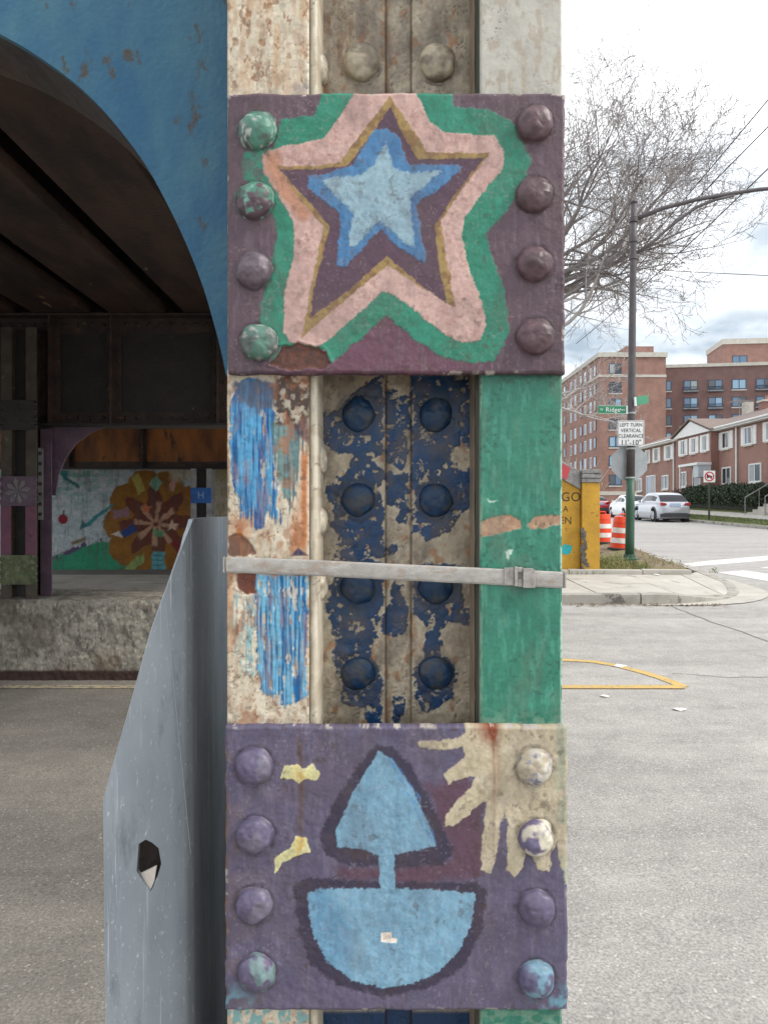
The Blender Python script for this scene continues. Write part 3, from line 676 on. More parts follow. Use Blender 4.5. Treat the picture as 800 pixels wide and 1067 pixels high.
def cream(U, V, seed, a=(214, 204, 184), b=(180, 168, 146)):
    g = fbm(U / 22, V / 22, 5, seed)[..., None]
    c = S(*a) * (1 - g) + S(*b) * g
    c = lay(c, 0.45 * sst(0.55, 0.7, fbm(U / 7, V / 16, 4, seed + 1)), S(150, 132, 108))
    crk = np.abs(fbm(U / 15, V / 15, 5, seed + 2) - 0.5)
    m = (1 - sst(0, 0.014, crk)) * sst(0.45, 0.55, fbm(U / 30, V / 30, 3, seed + 3))
    return lay(c, 0.7 * m, S(92, 74, 60)), -m
def left_flange_paint(U, V):
    col, h = cream(U, V, 400)
    blue = np.zeros(U.shape); Uw, Vw = warp(U, V, 4, 12, 410); st = sst(0.25, 0.75, fbm(U / 1.9, V / 34, 3, 411)); br = fbm(U / 3, V / 6, 3, 412)
    blu = lambda: (S(4, 74, 130) * (1 - st[..., None]) + S(78, 146, 184) * st[..., None])
    # upper brush strokes
    P = c5([(40, 150), (45, 110), (80, 40), (140, 25), (265, 70), (272, 200), (272, 480), (300, 830), (270, 820), (240, 770), (215, 865), (170, 860), (140, 780), (80, 790), (55, 660), (28, 560), (25, 230)])
    d = sdf(P, Uw, Vw) + (st - 0.5) * 7 * sst(500, 560, V) + (br - 0.5) * 3
    m = (1 - sst(-1.0, 0.8, d)) * (1 - 0.85 * sst(0.80, 0.92, st) * sst(515, 550, V)) * (1 - 0.7 * sst(0.70, 0.76, fbm(U / 3.2, V / 18, 4, 413)))
    col = lay(col, m, blu()); h += m * (0.5 + st); blue = np.maximum(blue, m)
    P = c5([(265, 270), (300, 250), (435, 300), (425, 420), (415, 640), (395, 560), (355, 890), (330, 700), (290, 640)])
    m = 1 - sst(-1.5, 1.0, sdf(P, Uw, Vw) + (st - .5) * 6); col = lay(col, m * 0.9, S(48, 92, 104) * (1 - st[..., None]) + S(92, 130, 128) * st[..., None]); h += m * 0.5
    m = (1 - sst(-3, 4, sdf(c5([(45, 40), (140, 20), (265, 60), (270, 150), (180, 210), (60, 150)]), *warp(U, V, 7, 9, 415)))) * (0.35 + 0.6 * fbm(U / 5, V / 9, 4, 416)); col = lay(col, np.clip(m * 1.2, 0, 1), S(70, 78, 96))
    k = sst(0.42, 0.55, fbm(U / 5, V / 6, 4, 420))
    m = (1 - sst(-3, 3, sdf(c5([(265, 10), (470, 10), (465, 400), (420, 330), (380, 300), (275, 280)]), Uw, Vw))) * (0.35 + 0.65 * k); col = lay(col, m, S(70, 56, 48)); h -= m * 1.2
    m = (1 - sst(-2, 3, sdf(c5([(375, 290), (460, 230), (460, 390), (430, 360)]), Uw, Vw))) * 0.8; col = lay(col, m, S(66, 52, 66))
    org = np.exp(-((U - 317) / 3.5) ** 2) * sst(460, 480, V) * sst(585, 560, V) + 0.7 * np.exp(-((U - 308) / 5) ** 2) * sst(510, 550, V) * sst(582, 572, V) + 0.8 * np.exp(-((U - 250) / 8) ** 2) * np.exp(-((V - 555) / 14) ** 2)
    col = lay(col, np.clip(org * (0.6 + fbm(U / 4, V / 10, 3, 430)), 0, 0.95), S(172, 104, 56))
    m = 1 - sst(-1, 1, sdf(c5([(20, 900), (90, 880), (130, 940), (170, 1010), (20, 1010)]), Uw, Vw)); col = lay(col, m * 0.9, S(92, 54, 38)); h -= m * 1.5
    m = 1 - sst(-.8, .8, sdf(c5([(360, 1010), (405, 965), (465, 1010)]), U, V)); col = lay(col, m, S(54, 54, 84))
    m = 1 - sst(-1.5, 1, sdf(c5([(0, 250), (14, 250), (16, 1000), (0, 1000)]), Uw, Vw)); col = lay(col, m * 0.8, S(98, 78, 62))
    # lower brush strokes
    m = (1 - sst(-3, 2, sdf(c7([(8, 90), (30, 80), (95, 95), (100, 340), (60, 330), (20, 250)]), Uw, Vw))) * sst(0.38, 0.55, st); col = lay(col, m * 0.85, S(122, 166, 172)); h += m * 0.4
    P = c7([(95, 25), (252, 25), (248, 390), (225, 400), (180, 425), (150, 410), (110, 370), (92, 200)])
    d = sdf(P, Uw, Vw) + (br - .5) * 4
    m = (1 - sst(-1.0, 1.0, d)) * (1 - 0.75 * sst(0.64, 0.72, fbm(U / 3.0, V / 14, 3, 440)))
    col = lay(col, m, S(6, 84, 136) * (1 - st[..., None]) + S(108, 166, 192) * st[..., None]); h += m * (0.5 + st); blue = np.maximum(blue, m)
    m = 1 - sst(-1, 1, sdf(c7([(30, 15), (95, 15), (96, 84), (70, 86), (40, 68)]), Uw, Vw)); col = lay(col, m, S(98, 52, 38)); h -= 1.5 * m
    m = np.exp(-((U - 239) / 5) ** 2) * sst(590, 600, V) * sst(700, 640, V); col = lay(col, 0.7 * m, S(176, 124, 74))
    ol = np.abs(fbm(U / 9, V / 9, 4, 450) - 0.5); m = (1 - sst(0, 0.02, ol)) * sst(735, 742, V) * sst(757, 752, V); col = lay(col, 0.8 * m, S(90, 70, 60))
    f = fbm(U / 2.8, V / 2.8, 4, 470)[..., None]; col = col * (0.78 + 0.44 * f); col = lay(col, 0.30 * sst(0.54, 0.72, fbm(U / 6, V / 26, 4, 471)), S(164, 108, 62)); kb_ = (1 - 0.85 * blue) * (0.45 + 0.55 * sst(90, 380, V)); col = lay(col, kb_ * 0.55 * sst(0.58, 0.68, fbm(U / 12, V / 18, 5, 472)), S(150, 92, 52)); col = lay(col, kb_ * 0.5 * sst(0.64, 0.70, fbm(U / 7, V / 9, 5, 473)), S(84, 54, 40))
    # rust runs above the star plate
    tp = sst(110, 80, V); f = fbm(U / 6, V / 9, 4, 460)
    rm = sst(0.645, 0.70, fbm(U / 7, V / 15, 5, 461) + 0.06 * sst(20, 90, V) * sst(320, 260, U)); col = lay(col, tp * 0.5 * sst(0.50, 0.66, fbm(U / 9, V / 40, 4, 462)), S(176, 138, 96)); col = lay(col, tp * rm * (0.35 + 0.6 * fbm(U / 3, V / 5, 3, 463)), S(128, 82, 48)); h -= tp * rm * 0.6; crk = np.abs(fbm(U / 18, V / 18, 5, 464) - 0.5); col = lay(col, tp * 0.7 * (1 - sst(0, 0.012, crk)) * sst(30, 80, V), S(88, 62, 46))
    col = lay(col, tp * 0.8 * (1 - sst(0, 12, np.hypot(U - 285, (V - 96) * 2.2))), S(52, 42, 38))
    col = lay(col, tp * 0.6 * sst(300, 312, U) * sst(84, 92, V), S(120, 108, 124))
    bt = sst(1048, 1054, V); col = lay(col, bt * sst(0.45, 0.6, f), S(120, 160, 158))
    return col, h
def right_flange_paint(U, V):
    g = fbm(U / 26, V / 26, 4, 500)[..., None]; st = fbm(U / 5, V / 26, 3, 501)
    col = S(56, 128, 104) * (1 - g) + S(44, 106, 88) * g
    col = lay(col, 0.3 * sst(0.52, 0.75, st), S(90, 160, 140))
    h = 0.5 * st
    Uw, Vw = warp(U, V, 2.4, 7, 510); br = fbm(U / 3, V / 3, 3, 511)
    for P in (c2([(578, 345), (605, 335), (640, 330), (668, 340), (668, 360), (600, 376), (578, 380)]), c2([(680, 352), (700, 334), (760, 326), (760, 352), (690, 362)])):
        m = 1 - sst(-0.6, 0.6, sdf(P, Uw, Vw) + (br - .5) * 2); q = fbm(U / 6, V / 6, 4, 515)[..., None]
        col = lay(col, m, S(186, 152, 124) * (1 - q) + S(132, 98, 78) * q); h -= m * 1.4
    for P in (c2([(632, 408), (650, 405), (643, 428)]), c2([(590, 296), (625, 299), (600, 300)])):
        m = 1 - sst(-.4, .5, sdf(P, Uw, Vw)); col = lay(col, m, S(176, 200, 186)); h -= m
    m = (1 - sst(0, 4, U - 500)) * sst(0.4, 0.6, fbm(U / 3, V / 18, 3, 520)); col = lay(col, 0.6 * m, S(150, 170, 150))
    m = (1 - sst(0.5, 2.5, 585 - U)); col = lay(col, 0.7 * m * sst(0.3, 0.5, fbm(U / 3, V / 12, 3, 521)), S(176, 206, 190))
    m = sst(0.72, 0.78, vn(U / 3, V / 3, 530)) * sst(0.5, 0.6, fbm(U / 30, V / 30, 2, 531)); col = lay(col, 0.6 * m, S(40, 84, 72))
    m = sst(0.54, 0.66, fbm(U / 16, V / 8, 4, 532)) * sst(405, 388, V); col = lay(col, m * 0.6, S(44, 74, 70))
    m = sst(735, 757, V) * sst(0.45, 0.6, fbm(U / 10, V / 6, 4, 533)); col = lay(col, m * 0.6, S(120, 150, 130))
    f = fbm(U / 2.8, V / 2.8, 4, 550)[..., None]; col = col * (0.84 + 0.32 * f); col = lay(col, 0.28 * sst(0.5, 0.72, fbm(U / 20, V / 50, 5, 551)), S(96, 100, 88)); col = lay(col, 0.2 * sst(0.55, 0.7, fbm(U / 6, V / 16, 4, 552)), S(40, 84, 76))
    cr, hc = cream(U, V, 540, (188, 184, 174), (160, 156, 146))
    tp = sst(112, 96, V)
    col = col * (1 - tp[..., None]) + cr * tp[..., None]; h = h * (1 - tp) + hc * tp
    return col, h
def back_paint(U, V):
    col, h = cream(U, V, 600, (184, 172, 150), (136, 124, 106))
    Uw, Vw = warp(U, V, 4.2, 11, 610); Uv, Vv = warp(Uw, Vw, 1.8, 4, 611)
    g = fbm(U / 24, V / 30, 4, 612)[..., None]
    bl = S(8, 62, 106) * (1 - g) + S(12, 40, 70) * g
    P = [c4([(330, 0), (250, 45), (200, 90), (130, 160), (40, 200), (28, 300), (60, 360), (110, 385), (175, 400), (165, 440), (130, 500), (40, 560), (60, 620), (100, 650), (85, 740), (115, 790), (85, 900), (335, 900), (330, 700), (335, 600), (300, 560), (335, 480), (270, 420), (335, 370)]),
         c4([(340, 70), (400, 80), (400, 110), (460, 120), (460, 250), (440, 270), (445, 420), (400, 455), (335, 440), (340, 180)]),
         c4([(340, 480), (450, 475), (445, 650), (440, 730), (395, 715), (410, 650), (335, 640)]),
         c4([(335, 870), (360, 830), (400, 818), (402, 850), (345, 890)]),
         c4([(465, 0), (775, 0), (765, 365), (690, 360), (640, 400), (690, 460), (760, 475), (760, 640), (700, 700), (640, 760), (535, 825), (500, 770), (466, 770)]),
         c7([(325, -20), (325, 40), (305, 125), (325, 200), (345, 215), (330, 290), (355, 340), (350, 400), (370, 420), (420, 430), (430, 490), (472, 490), (472, 330), (440, 270), (475, 140), (475, -20)]),
         c7([(500, 45), (540, 45), (540, 90), (556, 110), (555, 190), (500, 215), (475, 195), (480, 140), (500, 100)]),
         c7([(505, 395), (540, 400), (535, 470), (505, 475)]),
         c7([(565, -10), (720, -10), (715, 90), (740, 130), (740, 175), (680, 165), (650, 190), (655, 250), (690, 330), (690, 400), (610, 445), (570, 400), (565, 300), (600, 280), (605, 190), (590, 150), (566, 145)])]
    d = np.full(U.shape, 1e9)
    for p in P: d = np.minimum(d, sdf(p, Uv, Vv))
    fl = fbm(U / 7, V / 7, 5, 620)
    m = (1 - sst(-0.5, 0.5, d + (fl - 0.5) * 8)) * (1 - sst(0.66, 0.68, fbm(U / 6, V / 6, 5, 625)))
    mid = sst(384, 396, V)
    m = m * mid
    col = lay(col, m, bl); h += m * 1.0
    rim = np.exp(-((d + (fl - .5) * 8 - 1.0) / 1.0) ** 2) * mid; col = lay(col, 0.35 * rim, S(206, 196, 176))
    gr = (np.exp(-((U - 368) / 16) ** 2) * 0.5 + 0.25) * sst(0.45, 0.62, fbm(U / 12, V / 12, 4, 630)); col = lay(col, gr * m * 0.8, S(52, 66, 78))
    org = np.exp(-((U - 404) / 3) ** 2) * sst(0.5, 0.65, fbm(U / 6, V / 20, 3, 640)) + sst(0.66, 0.74, fbm(U / 10, V / 16, 4, 641)) * (1 - m); col = lay(col, np.clip(org, 0, 1) * 0.75 * (1 - m), S(150, 104, 66))
    top = sst(110, 60, V); col = lay(col, 0.55 * top * sst(0.45, 0.6, fbm(U / 14, V / 30, 4, 650)), S(128, 118, 104))
    col = lay(col, top * sst(0.6, 0.68, fbm(U / 6, V / 22, 4, 651)) * sst(345, 360, U) * sst(400, 385, U) * 0.6, S(136, 92, 58))
    f = fbm(U / 2.6, V / 2.6, 4, 660)[..., None]; col = col * (0.74 + 0.46 * f); col = lay(col, 0.45 * sst(0.46, 0.7, fbm(U / 20, V / 26, 5, 661)), S(84, 74, 66)); col = lay(col, 0.25 * sst(0.54, 0.7, fbm(U / 6, V / 12, 4, 662)), S(60, 50, 44))
    for ru in (373, 453.5):
        for rv_ in (432, 521, 612, 701): col = lay(col, 0.4 * np.exp(-((np.hypot(U - ru, V - rv_) - 21) / 3.0) ** 2), S(34, 32, 36))  # ring shadows of the recess rivets, painted into the web colour
    bt = sst(1046, 1052, V); col = lay(col, bt, bl * 0.9)
    seam = np.exp(-((U - 402) / 1.1) ** 2) + np.exp(-((U - 428) / 1.1) ** 2); col = lay(col, 0.6 * seam, S(70, 58, 50))
    return col, h
def U2x(u, d=D0): return (u - 400) / F * d
def V2z(v, d=D0): return EYE + (533.5 - v) / F * d
PAINT = paint_mat('old brushed paint', 0.41, 0.10, 260.0, 0.08, 0.4)
def paint_grid(cm, u0, u1, v0, v1, d, fn, amp=0.00035, step=1.0, y_of=None, thick=0.0, wob=0.0, seed=0, bumpy=0.0012):
    nu = int(round((u1 - u0) / step)) + 1; nv = int(round((v1 - v0) / step)) + 1
    u = np.linspace(u0, u1, nu); v = np.linspace(v0, v1, nv)
    if thick > 0: u = np.concatenate([[u0], u, [u1]]); v = np.concatenate([[v0], v, [v1]])
    U, V = np.meshgrid(u, v)
    col, h = fn(U, V)
    Uo, Vo = U, V
    if wob > 0:
        du = wob * (fbm(V / 14, V * 0 + seed, 4, 900 + seed) - 0.5) * 2; dv = wob * (fbm(U / 14, U * 0 + seed, 4, 910 + seed) - 0.5) * 2
        Uo = U + du * (sst(u0 + 14, u0, U) + sst(u1 - 14, u1, U)); Vo = V + dv * (sst(v0 + 14, v0, V) + sst(v1 - 14, v1, V))
    dd = d if y_of is None else y_of(U, V)
    lum = sst(0.42, 0.62, fbm(U / 45, V / 45, 3, 940 + seed))
    Y = dd - h * amp - bumpy * 0.9 * (fbm(U / 22, V / 22, 3, 930 + seed) - 0.5) - bumpy * (0.13 + 0.50 * lum) * (fbm(U / 7, V / 7, 4, 935 + seed) - 0.5) - bumpy * 0.10 * (fbm(U / 2.6, V / 12, 3, 945 + seed) - 0.5)
    if thick > 0:
        e = np.minimum(np.minimum(U - u0, u1 - U), np.minimum(V - v0, v1 - V))
        Y = Y + 0.0015 * (1 - sst(0, 2.5, e))
        ring = np.zeros(U.shape, bool); ring[0] = ring[-1] = True; ring[:, 0] = ring[:, -1] = True
        Y = np.where(ring, d + thick, Y)
    P = np.stack([U2x(Uo, d), Y, V2z(Vo, d)], -1)
    cm.grid(P[::-1], col[::-1] * KP)
column = thing('steel_column', 'near riveted steel column hand painted with a star and a sailboat', 'column', (0.012, 1.0, gz(1.0)))
DF = D0 + 0.012                              # flange face
DB = D0 + 0.086                              # back of the recess
segs = ((-140, 101), (385, 761), (1050, 1250))
ZT, ZB = 3.36, gz(1.0) - 0.02
cmL, cmR, cmB = CM(), CM(), CM()
for v0, v1 in segs:
    paint_grid(cmL, 236.5, 322, v0, v1, DF, left_flange_paint, y_of=lambda U, V: DF + 0.002 * sst(320.5, 322, U) + 0.002 * sst(237.5, 236.5, U), seed=1, bumpy=0.0022, amp=0.0007)
    paint_grid(cmR, 500, 585.5, v0, v1, DF, right_flange_paint, y_of=lambda U, V: DF + 0.002 * sst(584.2, 585.5, U) + 0.002 * sst(501.5, 500, U), seed=2, amp=0.0003)
    k = DB / DF
    paint_grid(cmB, 326, 502, v0 - 12, v1 + 12, DB, back_paint, y_of=lambda U, V: DB - 0.008 * (1 - sst(401.2, 402.8, U)) - 0.008 * sst(427.2, 428.8, U), seed=3, bumpy=0.0026, amp=0.0011)
xl0, xl1, xr0, xr1 = U2x(236.5, DF), U2x(322, DF), U2x(500, DF), U2x(585.5, DF)
crm, teal = S(150, 140, 122), S(120, 136, 124)
cmL.box(xl0, xl1, DF + 0.004, DF + 0.020, ZB, ZT, crm)
cmR.box(xr0, xr1, DF + 0.004, DF + 0.020, ZB, ZT, teal)
def strip_paint(U, V):
    c, h = cream(U * 3, V, 700, (214, 206, 188), (176, 164, 142)); return c, h
wl, wr = xl1 + 0.0002, U2x(500, DF) - 0.0002
def wall_grid(cm, x, y0, y1, seed, lean=0.0, a=(200, 190, 168), b=(160, 148, 126)):
    for v0, v1 in segs:
        yy = np.linspace(y0, y1, 60); v = np.linspace(v0 - 10, v1 + 10, int((v1 - v0 + 20) / 1.3))
        Yg, Vg = np.meshgrid(yy, v)
        c, h = cream((Yg - y0) * 1000, Vg, seed, a, b)
        X = x + lean * (Yg - y0) / (y1 - y0) + 0.0012 * (fbm(Yg * 60, Vg / 16, 4, seed + 9) - 0.5) + 0.0004 * h
        cm.grid(np.stack([X, Yg, V2z(Vg, DF)], -1), c * KP)
cmB.box(wl - 0.012, wl + 0.006, DF + 0.0245, 1.15, ZB, ZT, crm)
cmB.box(wr - 0.002, wr + 0.012, DF + 0.0245, 1.15, ZB, ZT, crm)
cmB.box(xl1 - 0.01, xr0 + 0.01, DB + 0.006, DB + 0.02, ZB, ZT, crm)
cmB.box(xl0, xl1, DF + 0.30, DF + 0.316, ZB, ZT, crm)
cmB.box(xr0, xr1, DF + 0.30, DF + 0.316, ZB, ZT, crm)
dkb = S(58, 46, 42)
cmB.box(xl0 + 0.001, xl0 + 0.011, DF + 0.021, DF + 0.2995, ZB, ZT, dkb)  # unseen side plate, added and coloured dark to keep light off the fender fold
cmB.box(xr1 - 0.011, xr1 - 0.001, DF + 0.021, DF + 0.2995, ZB, ZT, teal)
for cm_, xs_, fn_ in ((cmL, xl0 - 0.0006, None), (cmR, xr1 + 0.0006, right_flange_paint)):   # outer sides of the two channels
    yy = np.linspace(DF + 0.0215, DF + 0.299, 90); vv_ = np.linspace(-140, 1250, 460); Yg, Vg = np.meshgrid(yy, vv_)
    if fn_: c, h = fn_(505 + (Yg - DF) * 900, Vg)
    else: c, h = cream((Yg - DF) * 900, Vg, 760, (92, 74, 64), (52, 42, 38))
    X = xs_ + (0.0008 if fn_ else -0.0008) * fbm(Yg * 80, Vg / 14, 4, 761)
    P = np.stack([X, Yg, V2z(Vg, DF)], -1); cm_.grid(P if fn_ else P[::-1], c if fn_ else c[::-1])
flL = cmL.build('flange', PAINT, column); tag(flL, 'cream flange with peeling blue brush strokes and rust')
flR = cmR.build('flange', PAINT, column); tag(flR, 'teal painted flange with a chipped brown band')
wbB = cmB.build('web', PAINT, column); tag(wbB, 'recessed web with flaking dark blue paint')
# inner lip of the channel: the bright edge beside the recess
cmE = CM()
for v0, v1 in segs:
    v = np.linspace(v0 - 8, v1 + 8, int((v1 - v0) / 1.2)); u = np.array([0, 0, 2.0, 4.5, 7.0, 8.6, 8.6])
    U, V = np.meshgrid(u, v)
    c, h = strip_paint(U, V)
    r = np.clip(1 - ((U - 4.3) / 4.3) ** 6, 0, 1) * 0.002
    Y = DF + 0.008 - r - 0.0008 * (fbm(U / 5, V / 12, 3, 720) - .5)
    Y[:, 0] = DF + 0.02; Y[:, -1] = DB - 0.006
    X = U2x(322.2 + U + 0.8 * (fbm(V / 20, V * 0, 3, 721) - .5) * (U > 4), DF + 0.004)
    X[:, -1] = X[:, -2] + 0.0015
    cmE.grid(np.stack([X, Y, V2z(V, DF)], -1)[::-1], c[::-1] * KP)
lipL = cmE.build('channel_lip', PAINT, column)
cmE = CM()
for v0, v1 in segs:
    v = np.linspace(v0 - 8, v1 + 8, int((v1 - v0) / 1.2)); yy = np.linspace(DF + 0.014, DB - 0.004, 40)
    Yg, Vg = np.meshgrid(yy, v); c, h = cream((Yg - DF) * 900, Vg, 740, (150, 138, 120), (110, 98, 84))
    X = wr - 0.004 - 0.0012 * (fbm(Yg * 70, Vg / 14, 4, 741) - .5)
    cmE.grid(np.stack([X, Yg, V2z(Vg, DF)], -1), c * KP)
cmE.build('channel_lip', PAINT, column)
# batten plates
cmS = CM(); paint_grid(cmS, 237, 588, 97, 389, D0, star_paint, step=0.9, thick=0.0118, wob=1.2, seed=4, amp=0.00040, bumpy=0.0019)
starP = cmS.build('batten_plate', PAINT, column); tag(starP, 'plum batten plate painted with a blue and pink star')
cmS = CM(); paint_grid(cmS, 235, 591, 757, 1053, D0, boat_paint, step=0.9, thick=0.0118, wob=1.2, seed=5, amp=0.00040, bumpy=0.0019)
boatP = cmS.build('batten_plate', PAINT, column); tag(boatP, 'purple batten plate painted with a light blue sailboat')
# rivets: each a hammered dome with its own paint
def rivet(cx, cz, y, r, hgt, fn, parent, seed, sink=0.0, axis='y'):
    nr, na = 20, 44
    t = np.linspace(0, 1, nr); a = np.linspace(0, 2 * math.pi, na + 1)
    T, A = np.meshgrid(t, a, indexing='ij')
    prof_r = np.where(T < 0.8, np.sin(np.clip(T / 0.8, 0, 1) * math.pi / 2), 1 + (T - 0.8) * 0.9)
    prof_h = np.where(T < 0.8, np.cos(np.clip(T / 0.8, 0, 1) * math.pi / 2) ** 0.8, -(T - 0.8) * 0.25)
    ca, sa = np.cos(A), np.sin(A)
    wv = 1 + 0.16 * (vn(ca * 1.6 + seed, sa * 1.6 + T * 3, seed) - 0.5)
    rr = r * prof_r * wv
    lump = hgt * (0.17 * (fbm(ca * T * 1.7 + seed, sa * T * 1.7 + seed, 3, seed + 5) - 0.5) + 0.11 * (fbm(ca * T * 5 + seed, sa * T * 5 + seed, 3, seed + 6) - 0.5)) * 2
    hh = prof_h * hgt + lump * (T < 0.85)
    X = cx + rr * ca; Z = cz + rr * sa; Y = y - hh
    if axis == 'y': P = np.stack([X, Y, Z], -1)
    else: P = np.stack([cx + hh, y + rr * ca, Z], -1)
    c = fn(P[..., 0], P[..., 2], T, A, seed)
    cm = CM(); cm.grid(P, c * KP)
    return cm.build('rivet', PAINT, parent)
def rv_mix(base, other, cover, other2=None):
    def f(X, Z, T, A, seed):
        q = fbm(np.cos(A) * T * 2.4 + seed, np.sin(A) * T * 2.4 + seed * 1.7, 4, seed)
        q2 = fbm(np.cos(A) * T * 5 + seed, np.sin(A) * T * 5, 4, seed + 3)
        c = np.broadcast_to(S(*base), X.shape + (3,)) * (0.8 + 0.45 * q2[..., None])
        if other: c = lay(c, sst(1 - cover - 0.1, 1 - cover + 0.1, q + 0.12 * np.cos(A)), S(*other))
        if other2: c = lay(c, sst(0.6, 0.68, q2), S(*other2))
        q3 = fbm(np.cos(A) * T * 9 + seed, np.sin(A) * T * 9, 3, seed + 4)
        c = c * (0.72 + 0.42 * q3[..., None])
        c = lay(c, 0.30 * sst(0.48, 0.66, q), S(70, 60, 58))
        c = lay(c, 0.40 * sst(0.70, 0.88, T + 0.3 * (q3 - .5)), S(46, 38, 38))
        return c
    return f
RS = 0.0196
plum = (90, 72, 80)
for i, (u, v, f) in enumerate([(268, 137, rv_mix((92, 104, 98), (84, 138, 120), 0.60, (168, 176, 166))), (265.5, 210, rv_mix(plum, (66, 136, 112), 0.50, (110, 164, 146))), (264.5, 283, rv_mix((98, 86, 94), None, 0)), (270, 357, rv_mix((90, 98, 94), (84, 126, 112), 0.55, (156, 156, 150)))]):
    rivet(U2x(u), V2z(v), D0 - 0.0004, RS, 0.0128, f, starP, 11 + i)
for i, v in enumerate((130, 203.5, 275, 350.5)):
    rivet(U2x(556.5), V2z(v), D0 - 0.0004, RS, 0.0128, rv_mix((94, 72, 78), (84, 64, 70), 0.4), starP, 21 + i)
pur = (94, 86, 110)
for i, (u, v) in enumerate(((265, 797.5), (265.5, 869.5), (265.5, 941.5), (268, 1013))):
    rivet(U2x(u), V2z(v), D0 - 0.0004, RS, 0.0128, rv_mix(pur, (118, 112, 130) if i != 3 else (122, 148, 150), 0.42), boatP, 31 + i)
for i, (u, v, f) in enumerate([(556.5, 798.5, rv_mix((170, 158, 136), (196, 190, 178), 0.5, (130, 128, 142))), (558, 872, rv_mix((104, 96, 122), (214, 206, 186), 0.52)), (558, 946, rv_mix((92, 84, 108), (104, 96, 122), 0.4)), (558, 1019, rv_mix((90, 86, 112), (122, 160, 178), 0.5))]):
    rivet(U2x(u), V2z(v), D0 - 0.0004, RS, 0.0128, f, boatP, 41 + i)
DR = DB - 0.008
bl_f = rv_mix((12, 46, 76), (42, 58, 70), 0.40)
cr_f = rv_mix((176, 164, 142), (146, 134, 116), 0.45)
i = 0
for v in (432, 521, 612, 701):
    for u in (373, 453.5):
        i += 1; rivet(U2x(u, DR), V2z(v, DR), DR - 0.0003, 0.0200, 0.0095, bl_f, wbB, 50 + i)
for u in (376.5, 456):
    i += 1; rivet(U2x(u, DR), V2z(66, DR), DR - 0.0003, 0.0215, 0.0125, cr_f, wbB, 50 + i)
for v in (478, 543, 70, 612):
    i += 1; rivet(wl + 0.0062, V2z(v, DF + 0.045), DF + 0.050, 0.017, 0.0105, rv_mix((206, 196, 176), (176, 164, 142), 0.4), wbB, 50 + i, axis='x')

# ------------------------------------------------------------------ steel banding strap
strap = thing('metal_strap', 'thin grey steel band strapped round the middle of the painted column', 'strap', (0.012, DF, V2z(590, DF)))
cm = CM()
yS = DF - 0.0028
ctrl_u = np.array([236.0, 322, 330, 420, 500, 585.8]); ctrl_v = np.array([588.3, 591.2, 591.8, 596.2, 600.0, 604.3])
u = np.linspace(236, 585.8, 240); vc = np.interp(u, ctrl_u, ctrl_v); hw = np.interp(u, [236, 585], [8.2, 8.6])
t = np.linspace(-1, 1, 14)
Ug, Tg = np.meshgrid(u, t)
Vg = np.interp(Ug, u, vc) + Tg * np.interp(Ug, u, hw) + 0.35 * (fbm(Ug / 30, Ug * 0, 3, 801) - .5)
Yg = yS - 0.0006 * np.cos(Tg * math.pi / 2) - 0.0012 * (fbm(Ug / 40, Tg * 0.3, 3, 800) - .5) + 0.001 * (np.abs(Tg) > 0.97)
g = fbm(Ug / 12, Vg / 5, 4, 802)[..., None]
c = S(176, 172, 166) * (1 - g) + S(138, 132, 126) * g
c = lay(c, 0.5 * sst(0.6, 0.72, fbm(Ug / 18, Vg / 6, 4, 803)), S(140, 118, 96))
cm.grid(np.stack([U2x(Ug, DF), Yg, V2z(Vg, DF)], -1)[::-1], c[::-1])
xa, xb = U2x(236, DF) - 0.0022, U2x(585.8, DF) + 0.0022
gy = S(150, 146, 140)
z0a, z0b = V2z(588.3, DF), V2z(604.3, DF)
cm.box(xa - 0.001, xa + 0.001, yS, DF + 0.319, z0a - 0.0085, z0a + 0.0085, gy)
cm.box(xb - 0.001, xb + 0.001, yS, DF + 0.319, z0b - 0.0088, z0b + 0.0088, gy)
cm.box(xa, xb, DF + 0.3185, DF + 0.3205, z0b - 0.0088, z0b + 0.0088, gy)
STEEL = paint_mat('weathered steel band', 0.38, 0.15, 500.0, 0.12, 0.6)
cm.build('band', STEEL, strap)
bk = MB()
bm_ = mat('galvanised buckle', S(176, 170, 164), S(136, 130, 124), rough=0.4, scale=90, metal=0.3)
def sbox(u0, u1, v0, v1, y0, y1): bk.box(U2x(u0, DF), U2x(u1, DF), yS - y1, yS - y0, V2z(v1, DF), V2z(v0, DF))
sbox(543, 553.5, 591.5, 611.8, 0.0008, 0.0075); sbox(534.5, 538, 590.0, 610.2, 0.0008, 0.006); sbox(538.01, 542.99, 590.5, 596, 0.0008, 0.005); sbox(538.01, 542.99, 603, 611, 0.0008, 0.005)
sbox(553.51, 556, 593, 612, 0.0008, 0.005)
bk.build('buckle', bm_, strap, bevel=0.0008)
bk = MB(); sbox(524.5, 534, 593.2 - 2.2, 609.0, 0.0006, 0.0018); bk.build('band_end', bm_, strap)
